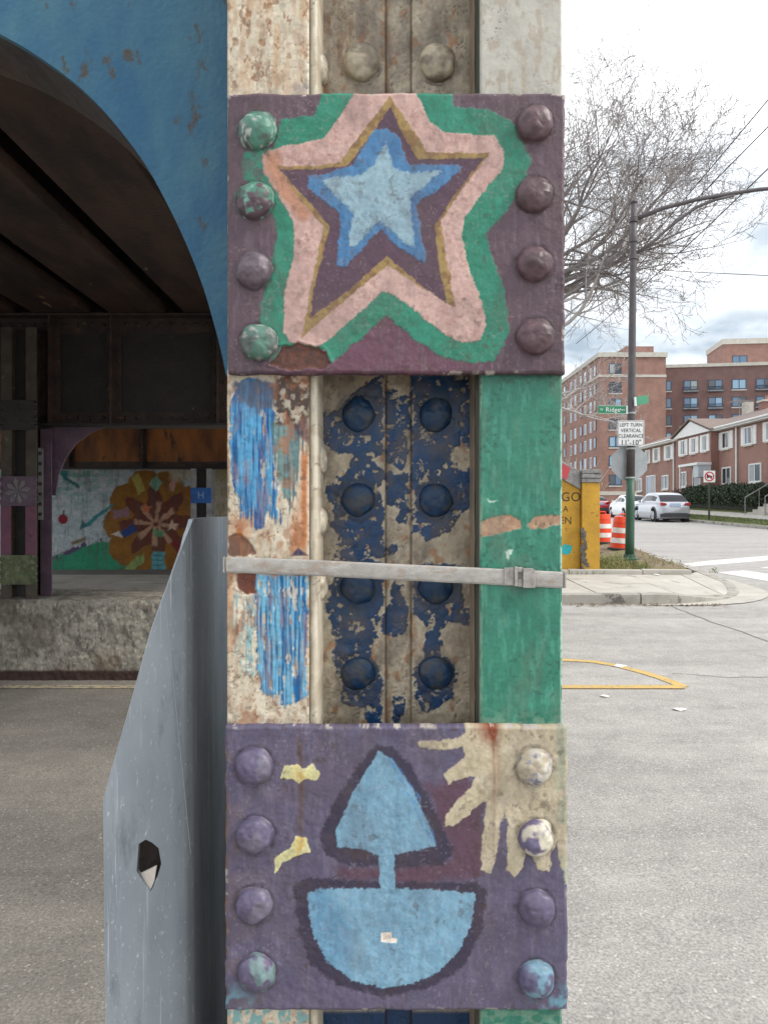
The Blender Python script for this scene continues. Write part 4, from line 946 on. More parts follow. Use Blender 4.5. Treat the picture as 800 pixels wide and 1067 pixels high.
# ================================================================== the railway bridge on the left
RUSTB = mat('sooty brown steel', S(68, 50, 41), S(28, 22, 22), rough=0.6, scale=5, bump=0.3, bscale=30, third=(S(140, 108, 78), 9.0, 0.645), stretch=(1, 0.3, 1))
DARKS = mat('soot black steel', S(46, 40, 38), S(28, 25, 26), rough=0.6, scale=6, bump=0.3, third=(S(92, 78, 66), 12.0, 0.66))
BLUEG = mat('weathered blue girder paint', S(6, 82, 116), S(52, 104, 122), rough=0.5, scale=11, detail=14, lo=0.40, hi=0.66, bump=0.14, bscale=130, third=(S(60, 54, 42), 28.0, 0.585), stretch=(1, 1, 0.55))
ORNG = mat('rusted orange steel', S(150, 92, 40), S(84, 50, 30), rough=0.7, scale=3.5, bump=0.3, third=(S(60, 44, 34), 4.0, 0.55), stretch=(1, 1, 0.35))
PURP = mat('faded purple steel paint', S(104, 82, 98), S(74, 60, 72), rough=0.55, scale=6, bump=0.2, third=(S(60, 48, 46), 9.0, 0.6))
bridge = thing('railway_bridge', 'dark steel railway bridge overhead with a blue curved girder', 'bridge', (-4.0, 7.5, gz(7.5)))
# near girder with its curved knee: web plate + curved flange
arch_px = [(236, 392), (229, 360), (221, 330), (212, 300), (200, 268), (186, 236), (170, 204), (152, 172), (132, 144), (108, 115), (80, 88), (48, 64), (18, 45), (-20, 26), (-70, 8), (-130, -6), (-220, -16), (-380, -22)]
yn = 0.96
arch0 = [(pt(a, b, yn).x, pt(a, b, yn).z) for a, b in arch_px]
arch = []
for i in range(len(arch0) - 1):                # Catmull-Rom so that the curve has no corners
    p0, p1, p2, p3 = arch0[max(i - 1, 0)], arch0[i], arch0[i + 1], arch0[min(i + 2, len(arch0) - 1)]
    for k in range(5):
        t = k / 5.0
        arch.append(tuple(0.5 * (2 * p1[j] + (p2[j] - p0[j]) * t + (2 * p0[j] - 5 * p1[j] + 4 * p2[j] - p3[j]) * t * t + (3 * p1[j] - p0[j] - 3 * p2[j] + p3[j]) * t ** 3) for j in (0, 1)))
arch.append(arch0[-1])
arch.append((-9.0, arch[-1][1]))
web = MB(); n = len(arch)
mb_poly = arch + [(-9.0, 3.36), (arch[0][0] + 0.03, 3.36), (arch[0][0] + 0.03, arch[0][1])]
web.prism(mb_poly, 'y', yn, yn + 0.012)
bw = web.build('girder_web', BLUEG, bridge); tag(bw, 'weathered blue girder web with a curved lower edge')
fl = MB()
for (x0, z0), (x1, z1) in zip(arch[:-1], arch[1:]):
    t = Vector((x1 - x0, z1 - z0)).normalized(); nrm = Vector((t.y, -t.x)) * 0.012
    if nrm.y > 0: nrm = -nrm
    nrm = Vector((abs(nrm.x), abs(nrm.y)))
    v = [(x0, yn + .0125, z0), (x1, yn + .0125, z1), (x1, yn + .14, z1), (x0, yn + .14, z0)]
    v2 = [(a + nrm.x, b, c_ + nrm.y) for a, b, c_ in v]
    fl.add(v + v2, [(0, 1, 2, 3), (7, 6, 5, 4), (0, 4, 5, 1), (2, 6, 7, 3), (1, 5, 6, 2), (3, 7, 4, 0)])
fl.build('curved_flange', RUSTB, bridge, smooth=False)
# gap plate between web and column: the shaded strip
MB().box(arch[0][0] + 0.028, -0.02, yn + 0.015, yn + 0.03, 1.75, 3.36).build('girder_end_plate', BLUEG, bridge)
# stringers and deck
sr = None
for x0, x1 in ((-0.42, 0.10), (-1.10, -0.58), (-1.77, -1.26), (-2.44, -1.95), (-3.12, -2.62), (-3.80, -3.29), (-4.48, -3.97), (-5.16, -4.65), (-5.84, -5.33), (-6.52, -6.0), (-7.2, -6.7), (-7.9, -7.4)):
    xc = (x0 + x1) / 2; hw = (x1 - x0) / 2
    m_ = MB(); m_.box(xc - hw, xc + hw, 1.17, 15.5, 3.375, 3.395); m_.box(xc - 0.02, xc + 0.02, 1.17, 15.5, 3.3955, 3.80)
    m_.box(xc - hw, xc - hw + 0.014, 1.17, 15.5, 3.3955, 3.46); m_.box(xc + hw - 0.014, xc + hw, 1.17, 15.5, 3.3955, 3.46)
    m_.build('stringer', RUSTB, bridge)
MB().box(-9.0, 0.35, 0.975, 15.7, 3.805, 4.3).build('deck', DARKS, bridge)
# cross girders over the two far rows of columns
def cross_girder(y, m, zb=2.37, zt=3.37, stiff=()):
    g_ = MB(); g_.box(-9.0, 0.15, y, y + 0.02, zb + 0.02, zt - 0.02); web_ = g_.build('girder_web', m, bridge)
    MB().box(-9.0, 0.15, y - 0.13, y + 0.15, zb, zb + 0.0195).build('girder_flange', DARKS, bridge)
    MB().box(-9.0, 0.15, y - 0.13, y + 0.15, zt - 0.0195, zt - 0.001).build('girder_flange', RUSTB, bridge)
    MB().box(-9.0, 0.15, y - 0.012, y - 0.0005, zb + 0.02, zb + 0.13).build('girder_angle', RUSTB, bridge)
    MB().box(-9.0, 0.15, y - 0.012, y - 0.0005, zt - 0.16, zt - 0.02).build('girder_angle', RUSTB, bridge)
    for x in stiff:
        s_ = MB(); s_.box(x - 0.065, x + 0.065, y - 0.024, y - 0.0125, zb + 0.02, zt - 0.02); s_.box(x - 0.008, x + 0.008, y - 0.12, y - 0.0245, zb + 0.02, zt - 0.02)
        for k in range(9): s_.lathe([(0.016, 0), (0.012, -0.008), (0.002, -0.012)], (x - 0.04 + 0.08 * (k % 2), y - 0.0245, zb + 0.1 + k * 0.1), 8, 'y')
        s_.build('stiffener', RUSTB, bridge)
rv0 = None
def rivet_row(y, z, x0, x1, step, m):         # rivet heads along a girder angle; they share one mesh
    global rv0
    for x in np.arange(x0, x1, step):
        if rv0 is None:
            rv0 = MB().lathe([(0.021, 0.002), (0.0195, -0.007), (0.0115, -0.0135), (0.001, -0.0155)], (0, 0, 0), 10, 'y').build('rivet', m, bridge, local=True)
            o_ = rv0; o_.location = Vector((x, y, z)) - OFF[bridge.name]
        else: o_ = copy_part(rv0, bridge, Vector((x, y, z)) - OFF[bridge.name])
Y1, Y2 = 6.95, 13.75
for z_ in (2.45, 3.29): rivet_row(Y1 - 0.012, z_, -3.9, -1.0, 0.105, RUSTB)
cross_girder(Y1, DARKS, stiff=(-2.98, -2.43, -1.48, -0.55, -4.4, -5.4))
cross_girder(Y2, ORNG, stiff=(-5.6, -4.3, -2.2, -1.0))
# knee of the far girder
kz = [(-3.06, 2.37), (-2.52, 2.37), (-2.66, 2.31), (-2.79, 2.21), (-2.88, 2.08), (-2.94, 1.93), (-2.967, 1.75), (-3.06, 1.75)]
MB().prism(kz, 'y', Y1 - 0.01, Y1 + 0.01).build('knee_plate', PURP, bridge)

# ---- far columns: same make as the near one
def far_column(x, y, label, cols, zb, zt=2.36, battens=(), wv=0.182):
    t = thing('steel_column', label, 'column', (x, y, zb), group=None)
    for s in (-1, 1):
        f_ = MB(); a, b = (x - wv, x - wv + 0.09) if s < 0 else (x + wv - 0.09, x + wv)
        f_.box(a, b, y - 0.15, y - 0.135, zb, zt); xx = a + 0.084 if s < 0 else b - 0.09; f_.box(xx, xx + 0.006, y - 0.134, y + 0.135, zb, zt)
        f_.box(a, b, y + 0.1355, y + 0.15, zb, zt)
        f_.build('flange', cols[0], t)
    MB().box(x - 0.09, x + 0.09, y - 0.075, y - 0.06, zb, zt).build('web', cols[1], t)
    for zc, h_, m in battens:
        p_ = MB(); p_.box(x - wv, x + wv, y - 0.162, y - 0.1505, zc - h_ / 2, zc + h_ / 2); pl_ = p_.build('batten_plate', m, t)
        for k in range(4):
            for s in (-1, 1):
                r_ = MB(); r_.lathe([(0.02, 0), (0.018, -0.007), (0.010, -0.0125), (0.001, -0.014)], (x + s * 0.15, y - 0.162, zc - h_ * 0.375 + k * h_ * 0.25), 8, 'y'); r_.build('rivet', m, pl_)
    return t
MAGE = mat('magenta column paint', S(112, 58, 82), S(84, 50, 66), rough=0.5, scale=7, third=(S(60, 48, 44), 8.0, 0.6))
MOSS = mat('mossy green paint', S(96, 108, 74), S(66, 74, 54), rough=0.7, scale=16, bump=0.3, third=(S(120, 116, 96), 22.0, 0.55))
OLIV = mat('grimy olive steel', S(74, 66, 52), S(50, 42, 36), rough=0.6, scale=8, third=(S(104, 96, 74), 14.0, 0.6))
BLUB = mat('bright blue batten paint', S(38, 96, 168), S(30, 78, 140), rough=0.45, scale=9)
GREYC = mat('chalky grey column paint', S(150, 150, 150), S(118, 116, 118), rough=0.6, scale=9, third=(S(90, 80, 76), 12, 0.6))
zw1 = 0.852
c_a = far_column(-3.16, 6.8, 'dark column with a pale flower batten at the left edge, on the concrete wall', (OLIV, DARKS), 0.72, battens=((2.44, 0.26, DARKS), (1.78, 0.255, PURP), (1.10, 0.255, MOSS)), zt=3.2, wv=0.152)
# lower magenta stretch of that column: a sleeve of painted plates
for a, b in ((-3.313, -3.222), (-3.098, -3.007)):
    MB().box(a, b, 6.642, 6.6495, 1.229, 1.650).build('painted_plate', MAGE, c_a)
# the flower painted on its batten
fw = MB(); cx_, cz_ = -3.16, 1.78
for k in range(8):
    a = 2 * math.pi * k / 8 + 0.2; p = [(0, 0), (0.085, 0.022), (0.115, 0.0), (0.085, -0.022)]
    fw.prism([(cx_ + u_ * math.cos(a) - v_ * math.sin(a), cz_ + u_ * math.sin(a) + v_ * math.cos(a)) for u_, v_ in p], 'y', 6.6345 - 0.0004 * k, 6.6379)
fw.build('painted_flower', mat('chalky grey flower paint', S(120, 116, 118), S(92, 86, 92), rough=0.7, scale=20), c_a)
post = thing('steel_post', 'thin purple post with a riveted strip, right of the flower column', 'post', (-3.0, 6.85, zw1))
p_ = MB(); p_.box(-3.066, -2.966, 6.86, 6.872, zw1 + 0.002, 2.34); p_.box(-3.066, -3.055, 6.8725, 6.94, zw1 + 0.002, 2.34); p_.build('angle', PURP, post)
p_ = MB(); p_.box(-3.075, -3.03, 6.83, 6.838, 1.53, 2.17); p_.build('strip', GREYC, post)
for k in range(7):
    r_ = MB(); r_.lathe([(0.017, 0), (0.015, -0.006), (0.002, -0.013)], (-3.052, 6.83, 1.58 + k * 0.09), 10, 'y'); r_.build('rivet', OLIV, post)
far_column(-0.06, 6.8, 'dark riveted column under the right end of the far girder, behind the near column', (OLIV, DARKS), 0.72, battens=((1.78, 0.255, PURP), (1.10, 0.255, MOSS)))
c_b = far_column(-3.2, 13.6, 'pale grey column with a blue batten in front of the mural flower', (GREYC, DARKS), gz(13.6) - 0.02, battens=((1.89, 0.27, BLUB), (0.9, 0.27, PURP)))
letter('H', 0.17, (-3.2, 13.434, 1.89), mat('pale letter paint', S(130, 160, 196), rough=0.6), c_b)

# ---- concrete crash wall under the far columns
cw = CM(); uu = np.concatenate([np.linspace(-9, -4, 60), np.linspace(-3.99, -1.4, 520), np.linspace(-1.39, 0.6, 60)]); vv = np.linspace(0, 1, 120)
Xg, Tg = np.meshgrid(uu, vv)
topz = zw1 + 0.02 * (fbm(Xg * 3, Xg * 0, 4, 50) - .5) * 2
zb0 = gz(6.7) - 0.02
# section: front face bottom -> top edge -> top back
Yf = np.where(Tg < 0.72, 6.60 - 0.05 * (1 - Tg / 0.72), 6.60 + 0.8 * (Tg - 0.72) / 0.28)
Zf = np.where(Tg < 0.72, zb0 + (topz - zb0) * Tg / 0.72, topz)
rough_ = 0.035 * (fbm(Xg * 4, Zf * 6, 5, 51) - .5) + 0.02 * (fbm(Xg * 18, Zf * 18, 3, 52) - .5)
rnd = np.clip(1 - np.abs(Tg - 0.72) / 0.05, 0, 1) * 0.02
Yf = Yf - rough_ * (Tg < 0.76) + rnd; Zf = Zf - rnd * 0.6 + 0.02 * (fbm(Xg * 5, Yf * 5, 4, 53) - .5) * (Tg > 0.7)
Wf = Zf + np.maximum(Yf - 6.6, 0)
g1 = fbm(Xg * 5, Wf * 7, 5, 54)[..., None]
c = S(168, 163, 152) * (1 - g1) + S(106, 101, 93) * g1
c = lay(c, 0.3 * sst(0.48, 0.70, fbm(Xg * 11, Wf * 6, 5, 55)), S(74, 66, 58))
c = lay(c, 0.5 * sst(0.58, 0.72, fbm(Xg * 50, Wf * 36, 4, 56)), S(186, 178, 162)); c = lay(c, 0.45 * sst(0.56, 0.72, fbm(Xg * 36, Wf * 24, 4, 59)), S(52, 46, 42)); c = lay(c, 0.5 * sst(0.5, 0.7, fbm(Xg * 3, Wf * 5, 4, 60)), S(84, 76, 66))
c = lay(c, 0.55 * sst(0.45, 0.30, Zf) * sst(0.35, 0.6, fbm(Xg * 3, Zf * 3, 3, 57)), S(86, 66, 44))
c = lay(c, sst(0.26, 0.235, Zf), S(62, 47, 43))
CRASH = paint_mat('stained rough concrete', 0.85, 0.7, 60.0, 0.22, 0.25)
cw.grid(np.stack([Xg, Yf, Zf], -1), c)
cw.box(-9, 0.6, 7.39, 7.40, zb0, zw1 - 0.01, S(100, 92, 82)); cw.box(0.58, 0.6, 6.62, 7.40, zb0, zw1 - 0.012, S(110, 102, 90))
tag(cw.build('crash_wall', CRASH), 'low stained concrete wall under the far columns of the bridge', 'wall')

# ---- abutment with the flower mural
def mural_paint(U, V):
    Uw, Vw = warp(U, V, 2.0, 8, 960); br = fbm(U / 4, V / 3, 3, 961)
    g = fbm(U / 9, V / 3, 4, 962)[..., None]
    col = S(190, 198, 202) * (1 - g) + S(140, 156, 160) * g
    col = lay(col, 0.7 * sst(0.5, 0.62, fbm(U / 14, V / 5, 4, 963)) * sst(540, 500, V) * sst(130, 80, U), S(70, 150, 130))
    col = lay(col, 0.6 * sst(0.6, 0.7, fbm(U / 6, V / 6, 4, 964)), S(190, 190, 188))
    hill = [(30, 640), (30, 584), (60, 578), (78, 572), (100, 566), (125, 561), (150, 560), (180, 566), (280, 570), (280, 640)]
    g2 = fbm(U / 12, V / 6, 4, 965)[..., None]
    m = 1 - sst(-1.5, 1, sdf(hill, Uw, Vw) + (br - .5) * 5); col = lay(col, m, S(50, 132, 100) * (1 - g2) + S(64, 150, 118) * g2)
    m = (1 - sst(-1.5, 1.5, sdf([(52, 584), (62, 576), (90, 564), (112, 556), (116, 561), (90, 570), (62, 582)], Uw, Vw))) * sst(0.45, 0.5, fbm(U / 4, V / 4, 3, 966)); col = lay(col, m, S(90, 74, 104))
    col = lay(col, (1 - sst(-1, 1, sdf([(74, 565), (90, 559), (90, 563), (76, 568)], U, V))) * .9, S(120, 96, 60))
    # flower: scalloped golden disc with ten petals
    cx, cy = 163.0, 546.0
    dx_, dy_ = Uw - cx, Vw - cy; r = np.hypot(dx_, dy_); a = np.arctan2(dy_, dx_)
    rad = 50 + 6.5 * np.abs(np.cos(a * 5)) ** 0.6 + 2 * np.sin(a * 3 + 1)
    gg = fbm(U / 10, V / 10, 4, 967)[..., None]
    m = 1 - sst(-1, 1, r - rad + (br - .5) * 2); col = lay(col, m, S(152, 108, 48) * (1 - gg) + S(120, 80, 40) * gg)
    m = 1 - sst(-1, 1, r - (22 + 16 * np.abs(np.cos(a * 4 + .3)) ** 2) * (1 + 0.1 * (a < 0)) + (br - .5) * 3); col = lay(col, m, S(112, 66, 52) * (1 - gg) + S(92, 56, 50) * gg)
    for k in range(8):
        an = k * math.pi / 4 + 0.12; ca, sa = math.cos(an), math.sin(an); al = dx_ * ca + dy_ * sa; ac = -dx_ * sa + dy_ * ca
        m = (1 - sst(0.3, 1.2, np.abs(ac) - 0.5 - 0.08 * al)) * sst(1, 4, al) * sst(25, 21, al); col = lay(col, m, S(176, 136, 112))
    def poly(p, rgb, w=0.95): 
        nonlocal col
        col = lay(col, w * (1 - sst(-.6, .6, sdf(p, Uw, Vw))), S(*rgb))
    poly([(158, 575), (172, 575), (172, 601), (158, 601)], (92, 160, 168))           # pale blue tower
    for k in range(5): poly([(159, 578 + k * 5), (171, 578 + k * 5), (171, 579.4 + k * 5), (159, 579.4 + k * 5)], (60, 110, 120), 0.8)
    poly([(130, 592), (142, 580), (151, 578), (149, 586), (138, 597)], (140, 160, 96))
    poly([(125, 555), (140, 545), (143, 554), (128, 561)], (38, 70, 130)); poly([(115, 557), (125, 552), (127, 561)], (206, 196, 186))
    poly([(177, 566), (183, 562), (192, 574), (186, 577)], (120, 50, 50)); poly([(137, 497), (146, 494), (152, 510), (145, 516)], (170, 160, 84))
    poly([(163, 495), (170, 503), (163, 512), (156, 503)], (120, 170, 150)); poly([(176, 506), (182, 494), (187, 496), (180, 512)], (200, 150, 140))
    poly([(160, 552), (172, 552), (170, 560), (162, 560)], (96, 150, 110)); poly([(118, 532), (134, 528), (135, 538), (119, 540)], (140, 110, 120))
    poly([(180, 541), (182, 546), (186, 546), (183, 549), (184, 553), (180, 551), (176, 553), (177, 549), (174, 546), (178, 546)], (206, 176, 156))
    poly([(152, 524), (155, 528), (159, 528), (156, 531), (157, 535), (153, 533), (149, 535), (150, 531), (147, 528), (151, 528)], (190, 110, 80))
    col = lay(col, 1 - sst(4.6, 5.6, np.hypot(U - 66, V - 541)), S(134, 46, 56)); poly([(65, 537), (66, 532), (67.5, 532), (66.5, 537)], (70, 60, 50))
    poly([(60, 492), (68, 494), (84, 508), (83, 510), (66, 499)], (50, 104, 110)); poly([(62, 488), (72, 491), (72, 497), (63, 495)], (50, 120, 120))
    poly([(84, 552), (90, 545), (104, 534), (118, 524), (119, 526), (106, 537), (92, 549)], (52, 130, 136)); poly([(82, 552), (86, 542), (92, 546), (88, 552)], (44, 110, 120))
    m = sst(174, 180, U) * sst(506, 496, V); col = lay(col, m * 0.8, S(176, 168, 148))
    m = sst(216, 222, U); col = lay(col, m * 0.85, S(146, 134, 100)); m = m * sst(0.45, 0.7, fbm(U / 14, V / 9, 5, 968)); col = lay(col, m * 0.7, S(168, 160, 146))
    st = fbm(U / 3, V / 22, 4, 969); col = lay(col, 0.35 * sst(0.55, 0.7, st), S(90, 84, 78))
    return col
YM = 15.5
cmM = CM(); u = np.linspace(-70, 470, 541); v = np.linspace(440, 606, 190)
U, V = np.meshgrid(u, v)
c = mural_paint(U, V)
Yg = YM - 0.012 * (fbm(U / 6, V / 6, 4, 970) - .5)
cmM.grid(np.stack([(U - 400) / F * YM, Yg, EYE + (533.5 - V) / F * YM], -1)[::-1], c[::-1])
xm0, xm1 = (-70 - 400) / F * YM, 70 / F * YM
cmM.box(xm0, xm1, YM + 0.02, YM + 0.8, gz(YM) - 0.1, 3.8, S(120, 112, 102))
tag(cmM.build('mural_wall', CRASH), 'concrete wall under the bridge painted with a brown flower mural', 'wall')
m_ = MB(); m_.add([(-9, 10.4, gz(10.4)), (1.6, 10.4, gz(10.4)), (1.6, YM - .02, gz(YM)), (-9, YM - .02, gz(YM)), (-9, 10.4, gz(10.4) + .06), (1.6, 10.4, gz(10.4) + .06), (1.6, YM - .02, gz(YM) + .06), (-9, YM - .02, gz(YM) + .06)], [(0, 3, 2, 1), (4, 5, 6, 7), (0, 1, 5, 4), (1, 2, 6, 5), (2, 3, 7, 6), (3, 0, 4, 7)])
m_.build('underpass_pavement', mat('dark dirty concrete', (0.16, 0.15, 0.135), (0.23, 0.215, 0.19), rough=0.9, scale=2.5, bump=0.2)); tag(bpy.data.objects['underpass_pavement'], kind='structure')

# ---- bent steel fender plate beside the near column
fen = thing('steel_fender', 'tall bent grey steel guard plate beside the near painted column', 'guard plate', (-0.29, 1.0, gz(1.0)))
plan = [(-0.3577, 0.980), (-0.345, 0.985), (-0.328, 0.991), (-0.310, 0.998), (-0.292, 1.006), (-0.276, 1.013), (-0.263, 1.021), (-0.2555, 1.032), (-0.2520, 1.047), (-0.2505, 1.068), (-0.2500, 1.10), (-0.2500, 1.16), (-0.2500, 1.30), (-0.2500, 1.44), (-0.22, 1.49), (0.19, 1.50), (0.215, 1.45), (0.215, 1.18)]  # the return behind the column is unseen, added to shut light out of the fold
def top_py(px): return float(np.interp(px, [100, 108, 116, 160, 180, 203, 213, 260], [862, 835, 806, 655, 600, 541, 539.5, 537]))
fz0 = gz(1.0) + 0.002
nz = 40
pl = []
# resample the plan finely
fx = np.interp(np.linspace(0, len(plan) - 1, 60), range(len(plan)), [p[0] for p in plan]); fy = np.interp(np.linspace(0, len(plan) - 1, 60), range(len(plan)), [p[1] for p in plan])
front, back_ = [], []
TH = 0.007
for i in range(60):
    t = Vector((fx[min(i + 1, 59)] - fx[max(i - 1, 0)], fy[min(i + 1, 59)] - fy[max(i - 1, 0)])).normalized(); nrm = Vector((-t.y, t.x))
    px_ = 400 + fx[i] / fy[i] * F; zt = EYE + (533.5 - top_py(px_)) / F * fy[i]
    for k in range(nz + 1):
        z = fz0 + (zt - fz0) * k / nz
        lean = 0.012 * (1 - (z - fz0) / 1.2) * (1 - i / 59) * 1.0
        wv = 0.003 * (float(fbm(np.array([i / 14.0]), np.array([z * 4]), 3, 75)[0]) - .5)
        front.append((fx[i] + lean, fy[i] + wv, z)); back_.append((fx[i] + lean + nrm.x * TH, fy[i] + wv + nrm.y * TH, z))
m_ = MB(); nn = len(front); w_ = nz + 1
fs = []
for i in range(59):
    for k in range(nz):
        a = i * w_ + k; fs.append((a, a + w_, a + w_ + 1, a + 1)); fs.append((nn + a, nn + a + 1, nn + a + w_ + 1, nn + a + w_))
for k in range(nz): fs += [(k, k + 1, nn + k + 1, nn + k), (59 * w_ + k, nn + 59 * w_ + k, nn + 59 * w_ + k + 1, 59 * w_ + k + 1)]
for i in range(59):
    a = i * w_; fs += [(a, nn + a, nn + a + w_, a + w_), (a + nz, a + nz + w_, nn + a + nz + w_, nn + a + nz)]
m_.add(front + back_, fs)
def galv(name):                              # mill-scaled plate: soft blotches, long pale scratches, fine specks, rust at the foot of the blotches
    m = bpy.data.materials.new(name); m.use_nodes = True
    nt = m.node_tree; N = nt.nodes.new; L = nt.links.new; p = nt.nodes['Principled BSDF']
    p.inputs['Metallic'].default_value = 0.1; p.inputs['Specular IOR Level'].default_value = 0.45
    tc = N('ShaderNodeTexCoord')
    def noise(sc, st, det=6, ro=0.6):
        mp = N('ShaderNodeMapping'); L(tc.outputs['Object'], mp.inputs[0]); mp.inputs['Scale'].default_value = st
        n = N('ShaderNodeTexNoise'); n.inputs['Scale'].default_value = sc; n.inputs['Detail'].default_value = det; n.inputs['Roughness'].default_value = ro; L(mp.outputs[0], n.inputs['Vector']); return n.outputs['Fac']
    def rng(f, a_, b_, c_=0.0, d_=1.0):
        r = N('ShaderNodeMapRange'); L(f, r.inputs[0]); r.inputs['From Min'].default_value = a_; r.inputs['From Max'].default_value = b_; r.inputs['To Min'].default_value = c_; r.inputs['To Max'].default_value = d_; return r.outputs[0]
    def mix(fac, A, B):
        x = N('ShaderNodeMix'); x.data_type = 'RGBA'; L(fac, x.inputs['Factor'])
        for k, v in (('A', A), ('B', B)):
            if hasattr(v, 'is_linked'): L(v, x.inputs[k])
            else: x.inputs[k].default_value = tuple(float(q) for q in v) + (1,)
        return x.outputs['Result']
    c = mix(rng(noise(5, (1, 1, .5), 10), .3, .7), S(134, 144, 152), S(178, 186, 191))
    c = mix(rng(noise(34, (1, 1, .06), 8, .7), .56, .72, 0, .5), c, S(206, 212, 218))
    c = mix(rng(noise(190, (1, 1, .012), 4), .645, .68, 0, .75), c, S(226, 230, 232))
    c = mix(rng(noise(220, (1, 1, .35), 5, .7), .60, .68, 0, .8), c, S(216, 220, 222))
    c = mix(rng(noise(26, (1, 1, .25), 8, .7), .58, .70, 0, .5), c, S(96, 100, 104))
    c = mix(rng(noise(12, (1, 1, .6), 9, .75), .64, .70, 0, .6), c, S(110, 84, 64))
    L(c, p.inputs['Base Color']); L(rng(noise(40, (1, 1, .2)), .3, .7, .38, .6), p.inputs['Roughness'])
    bp = N('ShaderNodeBump'); bp.inputs['Strength'].default_value = .12; bp.inputs['Distance'].default_value = .004; L(noise(90, (1, 1, .3)), bp.inputs['Height']); L(bp.outputs[0], p.inputs['Normal'])
    return m
GALV = galv('dull galvanised steel')
plate = m_.build('plate', GALV, fen, smooth=False)
hole_px = [(143.5, 881), (150, 877.5), (156, 882), (162, 889), (164.5, 906), (161, 918), (155, 933), (148, 922), (141.5, 909)]
ctr = MB(); ctr.prism([((a - 400) / F * 0.99, EYE + (533.5 - b) / F * 0.99) for a, b in hole_px], 'y', 0.9, 1.08)
cut = ctr.build('cutter', GALV, fen)
bo = plate.modifiers.new('hole', 'BOOLEAN'); bo.operation = 'DIFFERENCE'; bo.object = cut; bo.solver = 'EXACT'
dg = bpy.context.evaluated_depsgraph_get(); dg.update()
nm = bpy.data.meshes.new_from_object(plate.evaluated_get(dg)); plate.modifiers.clear(); plate.data = nm
bpy.data.objects.remove(cut)
dgm = bmesh.new(); dgm.from_mesh(nm)
for f_ in dgm.faces: f_.smooth = True
for e in dgm.edges:
    e.smooth = not (len(e.link_faces) == 2 and e.calc_face_angle(0) > 0.6)
dgm.to_mesh(nm); dgm.free()
tabp = [(142.5, 912), (163.5, 902), (161, 918), (155, 932)]
MB().prism([((a - 400) / F * 1.002, EYE + (533.5 - b) / F * 1.002) for a, b in tabp], 'y', 1.0015, 1.0045).build('bent_tab', mat('bare bright steel', S(226, 218, 208), S(200, 190, 178), rough=0.5, scale=40), fen)
MB().box(-0.345, -0.262, 1.035, 1.041, 1.0, 1.25).build('stiffener', RUSTB, fen)  # not a stiffener: dark sheet added behind the hole so its inside looks dark
# scratches and a bright cut edge
scr = MB()
def scratch(pts, wd):
    L_ = []
    for a, b in pts:
        i = min(range(60), key=lambda q: abs(400 + fx[q] / fy[q] * F - a)); d = fy[i] - 0.0035
        L_.append(((a - 400) / F * d, d, EYE + (533.5 - b) / F * d))
    scr.tube(L_, wd, 4)
scratch([(172.5, 628), (178, 680), (186, 760), (193, 830), (199, 890)], 0.00035)
scr.build('weld_line', mat('pale scratch', S(186, 194, 200), rough=0.5), fen)
# ================================================================== buildings
BR1 = brick_mat('red brown brick', (0.275, 0.125, 0.095), (0.225, 0.10, 0.078), (0.30, 0.21, 0.18))
BR2 = brick_mat('orange red brick', (0.285, 0.14, 0.108), (0.235, 0.113, 0.088), (0.33, 0.24, 0.205))
BR3 = brick_mat('dark red brick', (0.18, 0.092, 0.082), (0.15, 0.078, 0.072), (0.21, 0.155, 0.145))
STONE = mat('pale stone coping', (0.46, 0.43, 0.38), (0.56, 0.53, 0.48), rough=0.85, scale=2)
WHITE = mat('white woodwork', (0.66, 0.66, 0.65), (0.76, 0.76, 0.75), rough=0.55, scale=4)
ROOF = mat('brown asphalt shingles', (0.16, 0.115, 0.10), (0.23, 0.18, 0.16), rough=0.9, scale=5, stretch=(1, 1, 6), bump=0.3)
FRAME = mat('dark blue window frame', S(44, 58, 80), S(56, 70, 92), rough=0.5, scale=5)
PANE = glass_mat('blue window glass', tuple(S(78, 108, 136)), 0.12)
PANEL = glass_mat('light window glass', tuple(S(128, 164, 190)), 0.15)
PANED = glass_mat('dark window glass', tuple(S(46, 52, 58)), 0.08)
CURT = mat('pale blind', S(168, 176, 178), S(150, 156, 158), rough=0.7, scale=2)

